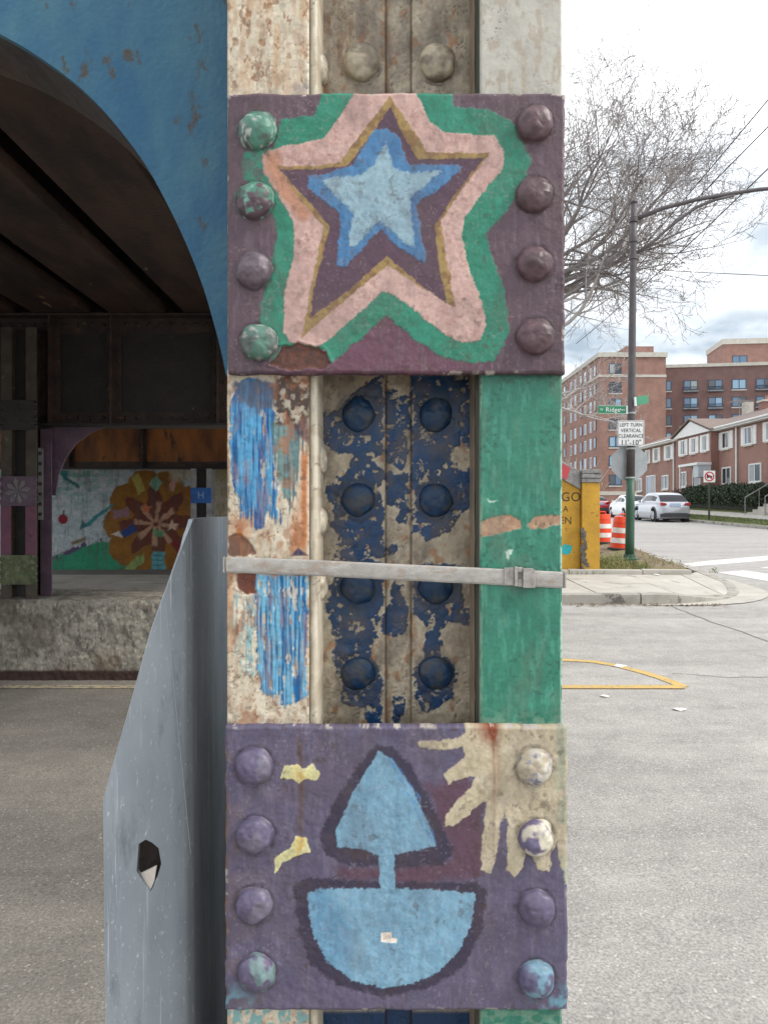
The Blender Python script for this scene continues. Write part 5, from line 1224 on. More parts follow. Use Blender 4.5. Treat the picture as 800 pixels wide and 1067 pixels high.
# ---- tall apartment block
def wall_x(mb, x0, x1, y0, y1, z0, z1): mb.box(x0, x1, y0, y1, z0, z1)
apt = thing('apartment_block', 'tall red brick apartment block with blue windows behind the houses', 'building', (45, 130, gz(130)))
gA = gz(130) - 0.5
zt1 = 26.4
MB().box(34.4, 45.1, 123, 170, gA, zt1).build('wall', BR2, apt)
MB().box(34.2, 45.3, 122.8, 170.2, zt1 + 0.003, zt1 + 0.75).build('cornice', STONE, apt)
MB().box(34.33, 45.17, 122.93, 170, 23.2, 23.6).build('string_course', STONE, apt)
MB().box(39.6, 44.2, 126, 140, zt1 + 0.753, zt1 + 2.4).build('penthouse', BR2, apt)
MB().box(34.33, 45.17, 122.93, 170, 4.3, 4.9).build('string_course', STONE, apt)
def apt_window(xc, y, zc, w_, h_, parent, kind, rot=None):
    f = MB(); t = 0.12
    f.box(xc - w_ / 2, xc + w_ / 2, y - 0.06, y - 0.004, zc + h_ / 2 - t, zc + h_ / 2); f.box(xc - w_ / 2, xc + w_ / 2, y - 0.06, y - 0.004, zc - h_ / 2, zc - h_ / 2 + t * 1.6)
    f.box(xc - w_ / 2, xc - w_ / 2 + t, y - 0.058, y - 0.004, zc - h_ / 2 + t * 1.6, zc + h_ / 2 - t); f.box(xc + w_ / 2 - t, xc + w_ / 2, y - 0.058, y - 0.004, zc - h_ / 2 + t * 1.6, zc + h_ / 2 - t)
    f.box(xc - t / 2, xc + t / 2, y - 0.058, y - 0.004, zc - h_ / 2 + t * 1.6, zc + h_ / 2 - t)
    fo = f.build('window', FRAME, parent)
    for s in (-1, 1):
        a, b = (xc - w_ / 2 + t, xc - t / 2) if s < 0 else (xc + t / 2, xc + w_ / 2 - t)
        MB().box(a, b, y - 0.03, y - 0.005, zc - h_ / 2 + t * 1.6, zc + h_ / 2 - t).build('pane', random.choice([PANEL, PANE, PANE, PANED, CURT]), fo)
    MB().box(xc - w_ / 2 - 0.08, xc + w_ / 2 + 0.08, y - 0.1, y - 0.004, zc - h_ / 2 - 0.2, zc - h_ / 2 - 0.003).build('sill', STONE, fo)
    if kind == 'balcony':
        bl = MB(); 
        for q in np.linspace(-w_ / 2 - .1, w_ / 2 + .1, 12): bl.box(xc + q - 0.025, xc + q + 0.025, y - 0.34, y - 0.30, zc - h_ / 2 - 0.25, zc - h_ / 2 + 0.55)
        bl.box(xc - w_ / 2 - .12, xc + w_ / 2 + .12, y - 0.36, y - 0.28, zc - h_ / 2 + 0.55, zc - h_ / 2 + 0.62); bl.box(xc - w_ / 2 - .12, xc + w_ / 2 + .12, y - 0.36, y - 0.103, zc - h_ / 2 - 0.34, zc - h_ / 2 - 0.25)
        bl.build('balcony', FRAME, fo)
    return fo
rows = [384.2, 403.8, 421, 442, 460.5, 480.5, 500.3]
for r in rows:
    z = EYE + (533.5 - r) / F * 123
    apt_window(37.0, 123, z, 2.0, 1.75, apt, 'plain')
# windows on the side that faces the street (x = 34.4)
for r in rows:
    z = EYE + (533.5 - r) / F * 123
    for k, yw in enumerate((125.2, 127.8, 131.2, 134.0, 138.0, 141.2, 146, 150, 155, 160)):
        f = MB(); f.box(34.33, 34.396, yw - .62, yw + .62, z - .9, z + .9); fo = f.build('window', WHITE if k % 3 else FRAME, apt)
        MB().box(34.30, 34.328, yw - .5, yw + .5, z - .78, z + .78).build('pane', random.choice([PANE, PANED, PANEL]), fo)
# right wing, set back and turned a little
wing = thing('apartment_block', 'dark brick wing with balcony windows, set back right of the tall block', 'building', (45.4, 132.5, gz(130)), R(-9))
Wh = 24.9
def wb(mb, name, m, par=wing): return mb.build(name, m, par, local=True)
wb(MB().box(0, 42, 0, 22, -1, Wh), 'wall', BR3); wb(MB().box(-0.1, 42.2, -0.15, 22.2, Wh + 0.003, Wh + 0.55), 'cornice', STONE)
cols = [(3.1, 'plain', 1.7), (7.1, 'balcony', 2.3), (11.1, 'balcony', 2.3), (14.9, 'plain', 2.3), (18.9, 'balcony', 2.6), (22.8, 'plain', 2.3), (26.6, 'balcony', 2.3)]
_b = MB.build
for r_i in range(7):
    zc = Wh - 3.1 - 0.0 - r_i * 2.98
    for xc, kd, ww in cols:
        MB.build = lambda s, n_, m_, p_=None, local=False, smooth=False, bevel=0.0: _b(s, n_, m_, p_, True, smooth, bevel)
        apt_window(xc, 0, zc, ww, 1.75, wing, kd)
        MB.build = _b
# upper tower behind the wing
tow = thing('apartment_block', 'tallest brick tower rising behind the wing at the right edge', 'building', (62.2, 141, gz(130)), R(-7))
wb(MB().box(0, 34, 0, 10, -1, 30.9), 'wall', BR2, tow); wb(MB().box(-0.15, 34.2, -0.2, 10.2, 30.903, 31.9), 'cornice', STONE, tow)
MB.build = lambda s, n_, m_, p_=None, local=False, smooth=False, bevel=0.0: _b(s, n_, m_, p_, True, smooth, bevel)
apt_window(2.9, 0, 28.0, 2.6, 1.6, tow, 'plain'); apt_window(14.5, 0, 28.2, 2.6, 1.6, tow, 'plain')
MB.build = _b
# ---- brick row house along the side street
HX = 23.0
row = thing('row_house', 'two storey red brick row house with white shutters and a gabled bay', 'house', (26, 55, 2.3))
def hy(px, X=HX): return X * F / (px - 400)
HY0, HY1, HZ0, HZ1 = 33.0, 70.0, 1.2, 7.15
MB().box(HX, 31, HY0, HY1, HZ0, HZ1).build('wall', BR2, row)
BX = 22.45
by0, by1 = hy(740.2, BX), hy(704, BX)
MB().box(BX, HX - 0.003, by0, by1, HZ0, HZ1 - 0.02).build('bay', BR1, row)
# hipped roof and eaves
rf = MB(); e = 0.45
A = [(HX - e, HY0 - e, HZ1 + .2), (HX - e, HY1 + e, HZ1 + .2), (31 + e, HY1 + e, HZ1 + .2), (31 + e, HY0 - e, HZ1 + .2), (27, HY0 + 3, 8.95), (27, HY1 - 4.2, 8.95)]
rf.add(A, [(0, 1, 5, 4), (1, 2, 5), (2, 3, 4, 5), (3, 0, 4), (3, 2, 1, 0)])
roof = rf.build('roof', ROOF, row)
MB().box(HX - e + .01, 31 + e - .01, HY0 - e + .01, HY1 + e - .01, HZ1 + 0.005, HZ1 + 0.195).build('fascia', WHITE, row)
gt = MB(); gt.tube([(HX - e - .05, HY0 - e, HZ1 + .16), (HX - e - .05, HY1 + e, HZ1 + .16)], 0.07, 6); gt.build('gutter', WHITE, row)
# gable over the bay
gy0, gy1 = by0 - 0.3, by1 + 0.3
gm = (gy0 + gy1) / 2; gzz = 8.2
ga = MB(); ga.prism([(gy0, HZ1 + .02), (gy1, HZ1 + .02), (gm, gzz)], 'x', BX - 0.18, BX - 0.10); ga.build('gable', WHITE, row)
gr = MB()
for s, y_ in ((-1, gy0 - .12), (1, gy1 + .12)):
    v = [(BX - 0.32, y_, HZ1 + .1), (BX - 0.32, gm, gzz + .12), (28, gm, gzz + .12), (28, y_, HZ1 + .1)]
    gr.add(v + [(a, b, c_ + .09) for a, b, c_ in v], [(0, 1, 2, 3), (7, 6, 5, 4), (0, 4, 5, 1), (1, 5, 6, 2), (2, 6, 7, 3), (3, 7, 4, 0)])
gr.build('gable_roof', ROOF, row)
def row_window(pa, pb, z0, z1, X=HX, shut=True, panes=2, door=False):
    y1_, y0_ = hy(pa, X), hy(pb, X)
    w_ = y1_ - y0_; sw = w_ * 0.24 if shut else 0.0
    a, b = y0_ + sw, y1_ - sw; t = 0.09
    f = MB(); f.box(X - .07, X - .003, a, b, z0, z0 + t); f.box(X - .07, X - .003, a, b, z1 - t, z1); f.box(X - .068, X - .003, a, a + t, z0 + t, z1 - t); f.box(X - .068, X - .003, b - t, b, z0 + t, z1 - t)
    if panes == 2: f.box(X - .066, X - .003, (a + b) / 2 - .03, (a + b) / 2 + .03, z0 + t, z1 - t)
    fo = f.build('door' if door else 'window', WHITE, row)
    MB().box(X - .035, X - .004, a + t, (a + b) / 2 - (.03 if panes == 2 else 0), z0 + t, z1 - t).build('pane', PANED, fo)
    MB().box(X - .035, X - .004, (a + b) / 2 + (.03 if panes == 2 else 0.001), b - t, z0 + t, z1 - t).build('pane', random.choice([PANED, PANE, CURT]), fo)
    MB().box(X - .12, X - .003, a - .05, b + .05, z0 - .1, z0 - .003).build('sill', STONE, fo)
    if shut:
        for c_, d_ in ((y0_, a - .02), (b + .02, y1_)):
            s_ = MB(); s_.box(X - .05, X - .003, c_, d_, z0 - .02, z1 + .02); so = s_.build('shutter', WHITE, fo)
            MB().box(X - .06, X - .051, c_ + .06, d_ - .06, z0 + .1, z1 - .1).build('louvre_panel', WHITE, so)
q = lambda c_: 660 + c_ / 5.714
z2a, z2b, z1a, z1b = 5.85, 7.0, 3.44, 4.62
for a, b in ((70, 98), (114, 158), (181, 236), (508, 591), (640, 731), (770, 850)): row_window(q(a), q(b), z2a, z2b)
for a, b in ((268, 321), (331, 386), (396, 451)): row_window(q(a), q(b), z2a, z2b, BX)
for a, b in ((170, 208), (527, 580), (688, 760), (20, 50), (820, 880)): row_window(q(a), q(b), z1a, z1b, HX, False)
row_window(q(278), q(316), z1a, z1b, BX, False)
row_window(q(77), q(131), 2.6, 4.75, HX, False, 1, True)
row_window(q(352), q(400), 2.65, 4.7, BX, False, 1, True)
# porch hood over the bay door, white side panel
ya, yb = hy(q(462), BX), hy(q(345), BX)
ph = MB(); ph.box(BX - 1.0, BX - .003, ya, yb, 4.85, 5.02); ph.build('porch_roof', WHITE, row)
MB().box(BX - .9, BX - .02, ya + .05, ya + .9, 4.0, 4.85).build('porch_panel', mat('pale porch board', S(190, 196, 200), S(170, 176, 182), rough=0.7, scale=3), row)
MB().tube([(BX - .92, yb - .15, 2.2), (BX - .92, yb - .15, 4.85)], 0.06, 8).build('porch_post', WHITE, row)
for c_ in (243, 617):
    yy = hy(q(c_)); MB().tube([(HX - .09, yy, 2.0), (HX - .09, yy, 7.2)], 0.065, 8).build('drainpipe', WHITE, row)
# chimneys and vents
def chimney(px, X, ztop, w_, m, cap=True):
    y_ = hy(px, X); c_ = MB(); c_.box(X - w_ / 2, X + w_ / 2, y_ - w_ / 2, y_ + w_ / 2, 7.6, ztop); ch = c_.build('chimney', m, roof)
    if cap: MB().box(X - w_ / 2 - .1, X + w_ / 2 + .1, y_ - w_ / 2 - .1, y_ + w_ / 2 + .1, ztop + .002, ztop + .14).build('chimney_cap', STONE, ch); MB().lathe([(0.16, 0), (0.13, 0.3), (0.14, 0.32)], (X, y_, ztop + .142), 10).build('flue', BR1, ch)
chimney(715.5, 26.0, 8.85, 0.75, BR1)
chimney(798.5, 27.0, 9.35, 0.8, BR1)
y_ = hy(778.5, 27.0); MB().box(26.7, 27.3, y_ - .3, y_ + .3, 8.7, 9.75).build('chimney', mat('pale rendered chimney', S(190, 186, 176), S(160, 154, 146), rough=0.8, scale=3), roof)
y_ = hy(733, 26.4); MB().lathe([(0.2, -.4), (0.2, 0.0), (0.42, 0.05), (0.45, 0.2), (0.25, 0.32), (0.02, 0.36)], (26.4, y_, 8.95), 14).build('roof_vent', GREYC, roof)
an = thing('roof_aerial', 'thin metal television aerial standing on the row house roof', 'aerial', (27, hy(770, 27), 8.9))
y_ = hy(770, 27); a_ = MB(); a_.tube([(27, y_, 8.9), (27, y_, 10.25)], 0.03, 6); a_.build('mast', GREYC, an); a_ = MB()
for k in range(6): a_.tube([(26.4 + k * .25, y_ - .8, 10.0), (26.4 + k * .25, y_ + .8, 10.0)], 0.02, 5)
a_.tube([(26.3, y_, 10.02), (27.8, y_, 10.02)], 0.025, 5); a_.build('dipoles', GREYC, an)
# front steps with two handrails
stp = thing('front_steps', 'pale concrete steps with metal handrails beside the hedge', 'steps', (21.3, 43.0, 1.3))
for k in range(6):
    x0 = 20.6 + k * 0.3; z_ = rz_(20.6, 42.5) + 0.16 * (k + 1)
    MB().box(x0, x0 + (0.32 if k < 5 else 1.2), 41.4, 43.6, z_ - 0.5, z_).build('step', CONC, stp)
for yy in (41.35, 43.65):
    h_ = MB(); zb = rz_(20.6, 42.5); h_.tube([(20.5, yy, zb), (20.5, yy, zb + 1.0), (22.1, yy, zb + 1.95), (22.9, yy, zb + 1.95), (22.9, yy, zb + 1.0)], 0.035, 6); h_.tube([(21.3, yy, zb + .4), (21.3, yy, zb + 1.46)], 0.025, 6); h_.build('handrail', GREYC, stp)
# ================================================================== street furniture
GRN = mat('green pole paint', S(46, 84, 62), S(36, 70, 54), rough=0.5, scale=4, third=(S(80, 110, 88), 8, 0.62))
BRN = mat('brown pole paint', S(84, 78, 80), S(68, 63, 65), rough=0.55, scale=4)
SGRN = mat('street sign green', S(16, 122, 82), S(14, 112, 76), rough=0.4, scale=3)
SWHT = mat('sign white', S(222, 222, 220), S(206, 208, 208), rough=0.4, scale=6)
SBLK = mat('sign black', S(28, 28, 34), rough=0.5)
SRED = mat('sign red', S(176, 34, 44), rough=0.5)
ALUM = mat('bare aluminium', S(168, 172, 174), S(150, 154, 156), rough=0.4, scale=5, metal=0.3)
PD = 16.5
lampbase = pt(655.5, 583, PD); lamptop = pt(660, 209, PD)
pole = thing('street_lamp', 'tall street lamp pole, green below and brown above, with a long curved arm', 'street lamp', tuple(lampbase))
def on(py): t = (583 - py) / (583 - 209.0); return lampbase.lerp(lamptop, t)
def pr(py): return 0.098 - 0.035 * (583 - py) / 374
pa = MB(); pa.tube([on(p) for p in (586, 560, 530, 497)], [pr(p) for p in (586, 560, 530, 497)], 16); pa.build('pole_base', GRN, pole, smooth=True)
pa = MB(); pa.tube([on(p) for p in (496.8, 450, 400, 350, 300, 250, 211)], [pr(p) for p in (496.8, 450, 400, 350, 300, 250, 211)], 16); pa.build('pole_shaft', BRN, pole, smooth=True)
pa = MB(); pa.lathe([(0.075, 0), (0.08, 0.03), (0.05, 0.08), (0.01, 0.1)], lamptop + Vector((0, 0, -0.06)), 14); pa.build('pole_cap', BRN, pole, smooth=True)
pa = MB(); pa.lathe([(0.2, -0.1), (0.2, 0.02), (0.13, 0.05), (0.12, 0.12)], lampbase + Vector((0, 0, 0)), 16); pa.build('base_plate', GRN, pole)
def armp(L_): return [pt(a, b, PD - 0.02 * 0) for a, b in L_]
ab = MB(); ab.tube(armp([(660, 229), (690, 217), (725, 208), (760, 202), (790, 197.5), (830, 194), (880, 192)]), [0.05, 0.048, 0.046, 0.044, 0.042, 0.04, 0.038], 8)
ab.build('lamp_arm', BRN, pole, smooth=True)
ab = MB(); ab.tube(armp([(660, 266), (680, 252), (700, 234), (725, 216), (745, 208), (764, 203.5)]), 0.034, 8); ab.build('arm_strut', BRN, pole, smooth=True)
for py_ in (229, 250, 268): 
    cl = MB(); c_ = on(py_); cl.lathe([(pr(py_) + .002, -.05), (pr(py_) + .025, -.05), (pr(py_) + .025, .05), (pr(py_) + .002, .05)], c_, 14); cl.build('clamp', GRN if py_ == 400 else BRN, pole)
hd = pt(895, 194, PD); lh = MB(); lh.lathe([(0.02, -.35), (0.1, -.3), (0.16, -0.05), (0.15, 0.2), (0.05, 0.35)], hd, 12, 'x'); lh.build('lamp_head', GREYC, pole, smooth=True)
# signs fixed to the pole: each a thing of its own
def plate_thing(name, label, cat, px0, px1, py0, py1, d, m, thick=0.006, rz=0.0, back=None):
    c_ = pt((px0 + px1) / 2, (py0 + py1) / 2, d); w_ = (px1 - px0) / F * d; h_ = (py1 - py0) / F * d
    t = thing(name, label, cat, tuple(c_), rz)
    o = MB().box(-w_ / 2, w_ / 2, 0, thick, -h_ / 2, h_ / 2).build('sign_plate', m, t, local=True, bevel=0.002)
    return t, w_, h_
def let_local(body, size, x, z, m, parent, y=-0.003, sx=1.0):
    me = text_mesh(body, size, 0.0015); me.materials.append(m); o = bpy.data.objects.new('lettering', me); COL.objects.link(o); o.parent = parent; o.location = (x, y, z); o.scale = (sx, 1, 1); OFF[o.name] = OFF[parent.name]; return o
sd_ = PD - 0.13
t, w_, h_ = plate_thing('street_sign', 'green street name sign reading N Ridge Ave on the lamp pole', 'street sign', 622.5, 652.3, 422.5, 431.2, sd_, SGRN, rz=R(4))
MB().box(-w_ / 2 + .006, w_ / 2 - .006, -0.0015, -0.0005, -h_ / 2 + .006, -h_ / 2 + .012).build('border', SWHT, t, local=True); MB().box(-w_ / 2 + .006, w_ / 2 - .006, -0.0015, -0.0005, h_ / 2 - .012, h_ / 2 - .006).build('border', SWHT, t, local=True)
MB().box(w_ / 2 - .002, w_ / 2 + .035, -0.008, 0.012, -h_ / 2, h_ / 2).build('bracket', SWHT, t, local=True)
let_local('Ridge', 0.135, 0.015, -0.005, SWHT, t, -0.003, 1.0); let_local('N', 0.075, -w_ / 2 + 0.075, 0.0, SWHT, t); let_local('Ave', 0.075, w_ / 2 - 0.09, -0.0, SWHT, t)
t, w_, h_ = plate_thing('street_sign', 'tilted green street sign seen almost edge on, right of the lamp pole', 'street sign', 661, 676, 413.0, 421.0, PD + 0.12, SGRN, rz=R(50))
for o_ in t.children: o_.scale = (2.4, 1, 1.1)
t.rotation_euler = (0, R(-10), R(50))
MB().box(-0.41, -0.35, -0.012, 0.018, -0.1, 0.09).build('bracket', SWHT, t, local=True)
t, w_, h_ = plate_thing('clearance_sign', 'white sign reading left turn vertical clearance 11-10 on the lamp pole', 'traffic sign', 643.2, 670.8, 438.2, 464.4, sd_, SWHT)
for i_, (tx, sz) in enumerate((('LEFT TURN', 0.108), ('VERTICAL', 0.108), ('CLEARANCE', 0.108), ("11'-10\"", 0.155))):
    let_local(tx, sz, 0, h_ / 2 - 0.095 - i_ * 0.118 - (0.022 if i_ == 3 else 0), SBLK, t, sx=0.86 if i_ < 3 else 0.95)
bd = MB(); 
for a in ((-w_ / 2 + .012, w_ / 2 - .012, h_ / 2 - .02, h_ / 2 - .013), (-w_ / 2 + .012, w_ / 2 - .012, -h_ / 2 + .013, -h_ / 2 + .02), (-w_ / 2 + .012, -w_ / 2 + .019, -h_ / 2 + .0201, h_ / 2 - .0201), (w_ / 2 - .019, w_ / 2 - .012, -h_ / 2 + .0201, h_ / 2 - .0201)): bd.box(a[0], a[1], -0.0012, -0.0002, a[2], a[3])
bd.build('border', SBLK, t, local=True)
# back of the stop sign
c_ = pt(655.3, 482.3, PD + 0.12); st = thing('stop_sign', 'bare grey back of an octagonal sign on the lamp pole', 'traffic sign', tuple(c_))
rr = 0.385 / math.cos(R(22.5)); oc = [(rr * math.cos(R(22.5 + 45 * k)), rr * math.sin(R(22.5 + 45 * k))) for k in range(8)]
MB().prism(oc, 'y', 0, 0.005).build('sign_plate', ALUM, st, local=True)
MB().prism([(a * .97, b * .97) for a, b in oc], 'y', 0.0052, 0.0065).build('sign_face', SRED, st, local=True)
for py_ in (467.5, 497.8, 430.5):
    c_ = on(py_); b_ = MB(); b_.lathe([(pr(py_) + .001, -.018), (pr(py_) + .008, -.018), (pr(py_) + .008, .018), (pr(py_) + .001, .018)], c_, 16); b_.build('clamp', ALUM, pole)
# ---- no trucks sign on the verge
d_ = 41.0; b0 = Vector((17.35, d_, rz_(17.35, d_)))
nt_ = thing('no_truck_sign', 'small white no trucks sign with a red ring on a thin post by the hedge', 'traffic sign', tuple(b0))
p_ = MB(); p_.box(b0.x - .045, b0.x + .045, d_, d_ + .05, b0.z - .02, b0.z + 2.6); p_.build('post', mat('dark post steel', S(52, 56, 52), rough=0.6), nt_)
zc = EYE + (533.5 - 496.5) / F * d_
MB().box(b0.x - .31, b0.x + .31, d_ - .012, d_ - .004, zc - .31, zc + .31).build('sign_plate', SWHT, nt_)
rg = MB(); n_ = 28
for k in range(n_):
    a, b = 2 * math.pi * k / n_, 2 * math.pi * (k + 1) / n_
    rg.prism([(b0.x + .26 * math.cos(a), zc + .26 * math.sin(a)), (b0.x + .26 * math.cos(b), zc + .26 * math.sin(b)), (b0.x + .20 * math.cos(b), zc + .20 * math.sin(b)), (b0.x + .20 * math.cos(a), zc + .20 * math.sin(a))], 'y', d_ - .018, d_ - .0125)
rg.prism([(b0.x - .17, zc + .13), (b0.x - .13, zc + .17), (b0.x + .17, zc - .13), (b0.x + .13, zc - .17)], 'y', d_ - .0185, d_ - .0125); rg.build('ring', SRED, nt_)
tk = MB(); tk.box(b0.x - .15, b0.x + .04, d_ - .0165, d_ - .0126, zc - .06, zc + .08); tk.box(b0.x + .045, b0.x + .15, d_ - .0165, d_ - .0126, zc - .06, zc + .03)
for q_ in (-.09, .09): tk.lathe([(0.035, 0), (0.035, -.004)], (b0.x + q_, d_ - .0126, zc - .07), 12, 'y')
tk.build('truck_symbol', SBLK, nt_)
# ---- traffic drums
ORG = mat('orange plastic', S(236, 74, 30), S(220, 62, 26), rough=0.45, scale=6, third=(S(170, 60, 40), 14, 0.64)); REFL = mat('white reflective band', S(224, 216, 206), S(196, 186, 178), rough=0.4, scale=10, third=(S(150, 130, 120), 12, 0.62)); RUB = mat('black rubber', (0.02, 0.02, 0.02), (0.035, 0.033, 0.03), rough=0.8, scale=12)
def drum(px, py, h, label, tilt=(0, 0)):
    g = G(px, py); t = thing('traffic_drum', label, 'traffic drum', (g[0], g[1], g[2] + .17 if g[0] < 6.6 else g[2]), group='orange traffic drums'); t.rotation_euler = (R(tilt[0]), R(tilt[1]), 0)
    s_ = h / 0.92
    MB().lathe([(0.36, 0), (0.36, .05), (0.31, .07)], (0, 0, 0), 24).build('rubber_base', RUB, t, local=True)
    prof = [(0.071, 0.30, 0.245), (0.245, 0.29, 0.21), (0.21, 0, 0)]
    zs = [0.072, 0.20, 0.34, 0.47, 0.61, 0.74, 0.90]; rs = [0.295, 0.285, 0.272, 0.262, 0.25, 0.24, 0.225]
    for k in range(6):
        m = REFL if k in (1, 3) else ORG
        lt = MB(); lt.lathe([(rs[k] + (.012 if k % 2 else 0), zs[k] + .001), (rs[k + 1] + .004, zs[k + 1] - .004), (rs[k + 1] - .01, zs[k + 1])], (0, 0, 0), 28)
        lt.build('band', m, t, local=True, smooth=False)
    hd_ = MB(); hd_.tube([(-.1, 0, .9), (-.08, 0, .97), (.08, 0, .97), (.1, 0, .9)], 0.02, 6); hd_.build('handle', ORG, t, local=True)
    t.scale = (s_ * 0.96, s_ * 0.96, s_)
    return t
drum(646, 580.5, 0.86, 'orange and white striped traffic drum beside the green lamp pole', (2, 3))
drum(627.5, 573, 0.86, 'orange and white striped traffic drum half hidden by the yellow wall pillar')
# ---- yellow wall with a stone pillar
YW = mat('mustard wall paint', S(198, 152, 46), S(168, 126, 40), rough=0.7, scale=3, bump=0.3, bscale=40, third=(S(120, 92, 52), 5.0, 0.6))
CAPM = mat('grey rendered cap', S(150, 148, 146), S(118, 116, 114), rough=0.85, scale=8, bump=0.5, third=(S(86, 84, 82), 10, 0.58))
WD = 13.9
def wp(px, py): p = pt(px, py, WD); return (p.x, p.z)
wbz = gz(WD) + 0.10
yw = thing('yellow_wall', 'mustard yellow garden wall with a capped pillar and dark lettering by the pavement', 'wall', (wp(606, 590)[0], WD, wbz))
pan = [(2.0, wbz), (wp(604.7, 500)[0], wbz), wp(604.7, 510.5), wp(585, 499), wp(560, 484), (2.0, wp(560, 484)[1])]
MB().prism(pan, 'y', WD + .03, WD + .30).build('wall_panel', YW, yw, bevel=0.006)
cap = [wp(604.5, 491.5), wp(604.5, 510.3), wp(585, 498.8), wp(560, 483.8), (2.0, wp(560, 483.8)[1]), (2.0, wp(560, 466)[1]), wp(560, 466), wp(585, 480)]
MB().prism(cap, 'y', WD - .01, WD + .34).build('sloped_cap', CAPM, yw, bevel=0.008)
MB().prism([wp(586, 482.5), wp(594, 488), wp(589.5, 500), wp(584, 497)], 'y', WD - .016, WD - .0105).build('red_patch', mat('faded red paint', S(190, 62, 70), S(172, 70, 76), rough=0.6, scale=20), yw)
pil = MB(); a, b = wp(605.2, 590)[0], wp(623.6, 590)[0]
MB().box(a, b, WD - .06, WD + .34, wbz - .12, wp(0, 503.2)[1]).build('pillar', YW, yw, bevel=0.008)
cpm = CM()
for k in range(3):
    z0_, z1_ = wp(0, 503 - k * 4.6)[1] + .002, wp(0, 503 - (k + 1) * 4.6)[1] - .004; e_ = (0.02, 0.035, 0.025)[k]
    MB().box(a - e_ * .3, b + e_, WD - .06 - e_, WD + .36, z0_, z1_).build('cap_course', CAPM, yw, bevel=0.012)
# broken corner: rough grey rubble showing through
rub = MB(); random.seed(3)
for k in range(26):
    py_ = 552 + 44 * k / 25; px_ = 605.6 + random.uniform(0, 1 + 7 * (k / 25) ** 0.7); p = pt(px_, py_, WD - .055); s_ = random.uniform(.02, .05)
    vs = [(p.x + s_ * random.uniform(.6, 1) * u_, p.y + .02 * v_ * random.uniform(.5, 1.2), p.z + s_ * random.uniform(.6, 1.1) * w2) for u_ in (-1, 1) for v_ in (-1, 1) for w2 in (-1, 1)]
    rub.add(vs, [(0, 1, 3, 2), (4, 6, 7, 5), (0, 4, 5, 1), (2, 3, 7, 6), (0, 2, 6, 4), (1, 5, 7, 3)])
rub.build('rubble_patch', mat('grey rubble', S(110, 106, 100), S(70, 66, 62), rough=0.9, scale=14, bump=0.5), yw)
LETT = mat('dark brown lettering', S(62, 46, 36), rough=0.7)
for tx, px_, py_, sz in (('GO', 594.5, 518.2, 0.24), ('A', 589, 530.5, 0.15), ('EN', 589, 542.5, 0.18)):
    p = pt(px_, py_, WD + .03); letter(tx, sz, (p.x, WD + .0285, p.z), LETT, yw, sx=0.95)
blot = MB(); p0 = pt(590.5, 572.5, WD); pts_ = [(p0.x + (.085 + .03 * random.random()) * math.cos(2 * math.pi * k / 16), p0.z + (.085 + .03 * random.random()) * math.sin(2 * math.pi * k / 16)) for k in range(16)]
blot.prism(pts_, 'y', WD + .0265, WD + .0297); blot.build('turquoise_blot', mat('turquoise paint', S(36, 170, 172), S(40, 150, 156), rough=0.6, scale=20), yw)
# ---- overhead wires
WIRE = mat('black wire', (0.06, 0.06, 0.065), rough=0.7)
for i_, (a, b, lab) in enumerate((((1000, -138, 14), (560, 380, 46), 'uppermost slanting overhead wire in the sky'), ((1000, -74, 14), (560, 365, 46), 'middle slanting overhead wire in the sky'), ((1000, -22, 13), (600, 358, 40), 'lowest slanting overhead wire, crossing the lamp arm'), ((1100, 292, 30), (560, 272, 34), 'thin level overhead wire right of the lamp pole'))):
    A_, B_ = pt(*a), pt(*b); w__ = MB(); w__.tube([A_.lerp(B_, t) - Vector((0, 0, 0.25 * 4 * t * (1 - t))) for t in np.linspace(0, 1, 14)], 0.017, 5)
    tag(w__.build('overhead_wire', WIRE), lab, 'wire', 'overhead wires')
# ---- litter on the road
PAP = mat('white paper', S(226, 224, 220), rough=0.8)
for i_, (px_, py_, s_, lab) in enumerate(((646, 694.5, .04, 'white paper scrap on the curved yellow line'), (630, 726, .022, 'small white scrap on the road below the yellow line'), (708, 740, .03, 'white scrap on the road at the right'), (684, 599, .04, 'pale scrap lying on the pavement edge'), (130, 611, .10, 'white litter on the pavement below the mural'), (610, 606, .03, 'pale scrap beside the pillar foot'))):
    g = G(px_, py_, 0.15 if py_ < 620 and px_ > 400 else (0.06 if px_ < 400 else 0.0)); random.seed(40 + i_); m_ = MB()
    ring = [(g[0] + s_ * (1 + .5 * random.random()) * math.cos(2 * math.pi * k / 7) * 1.3, g[1] + s_ * (1 + .5 * random.random()) * math.sin(2 * math.pi * k / 7)) for k in range(7)]
    zz_ = [gz(p[1]) + (g[2] - gz(g[1])) + .006 + random.uniform(0, .008) for p in ring]
    m_.add([(p[0], p[1], z_) for p, z_ in zip(ring, zz_)] + [(g[0], g[1], g[2] + .012)] + [(p[0], p[1], z_ - .004) for p, z_ in zip(ring, zz_)], [(k, (k + 1) % 7, 7) for k in range(7)] + [(8 + k, 8 + (k + 1) % 7, (k + 1) % 7, k) for k in range(7)] + [tuple(range(14, 7, -1))])
    tag(m_.build('paper_scrap', PAP), lab, 'litter', 'litter')
random.seed(11)
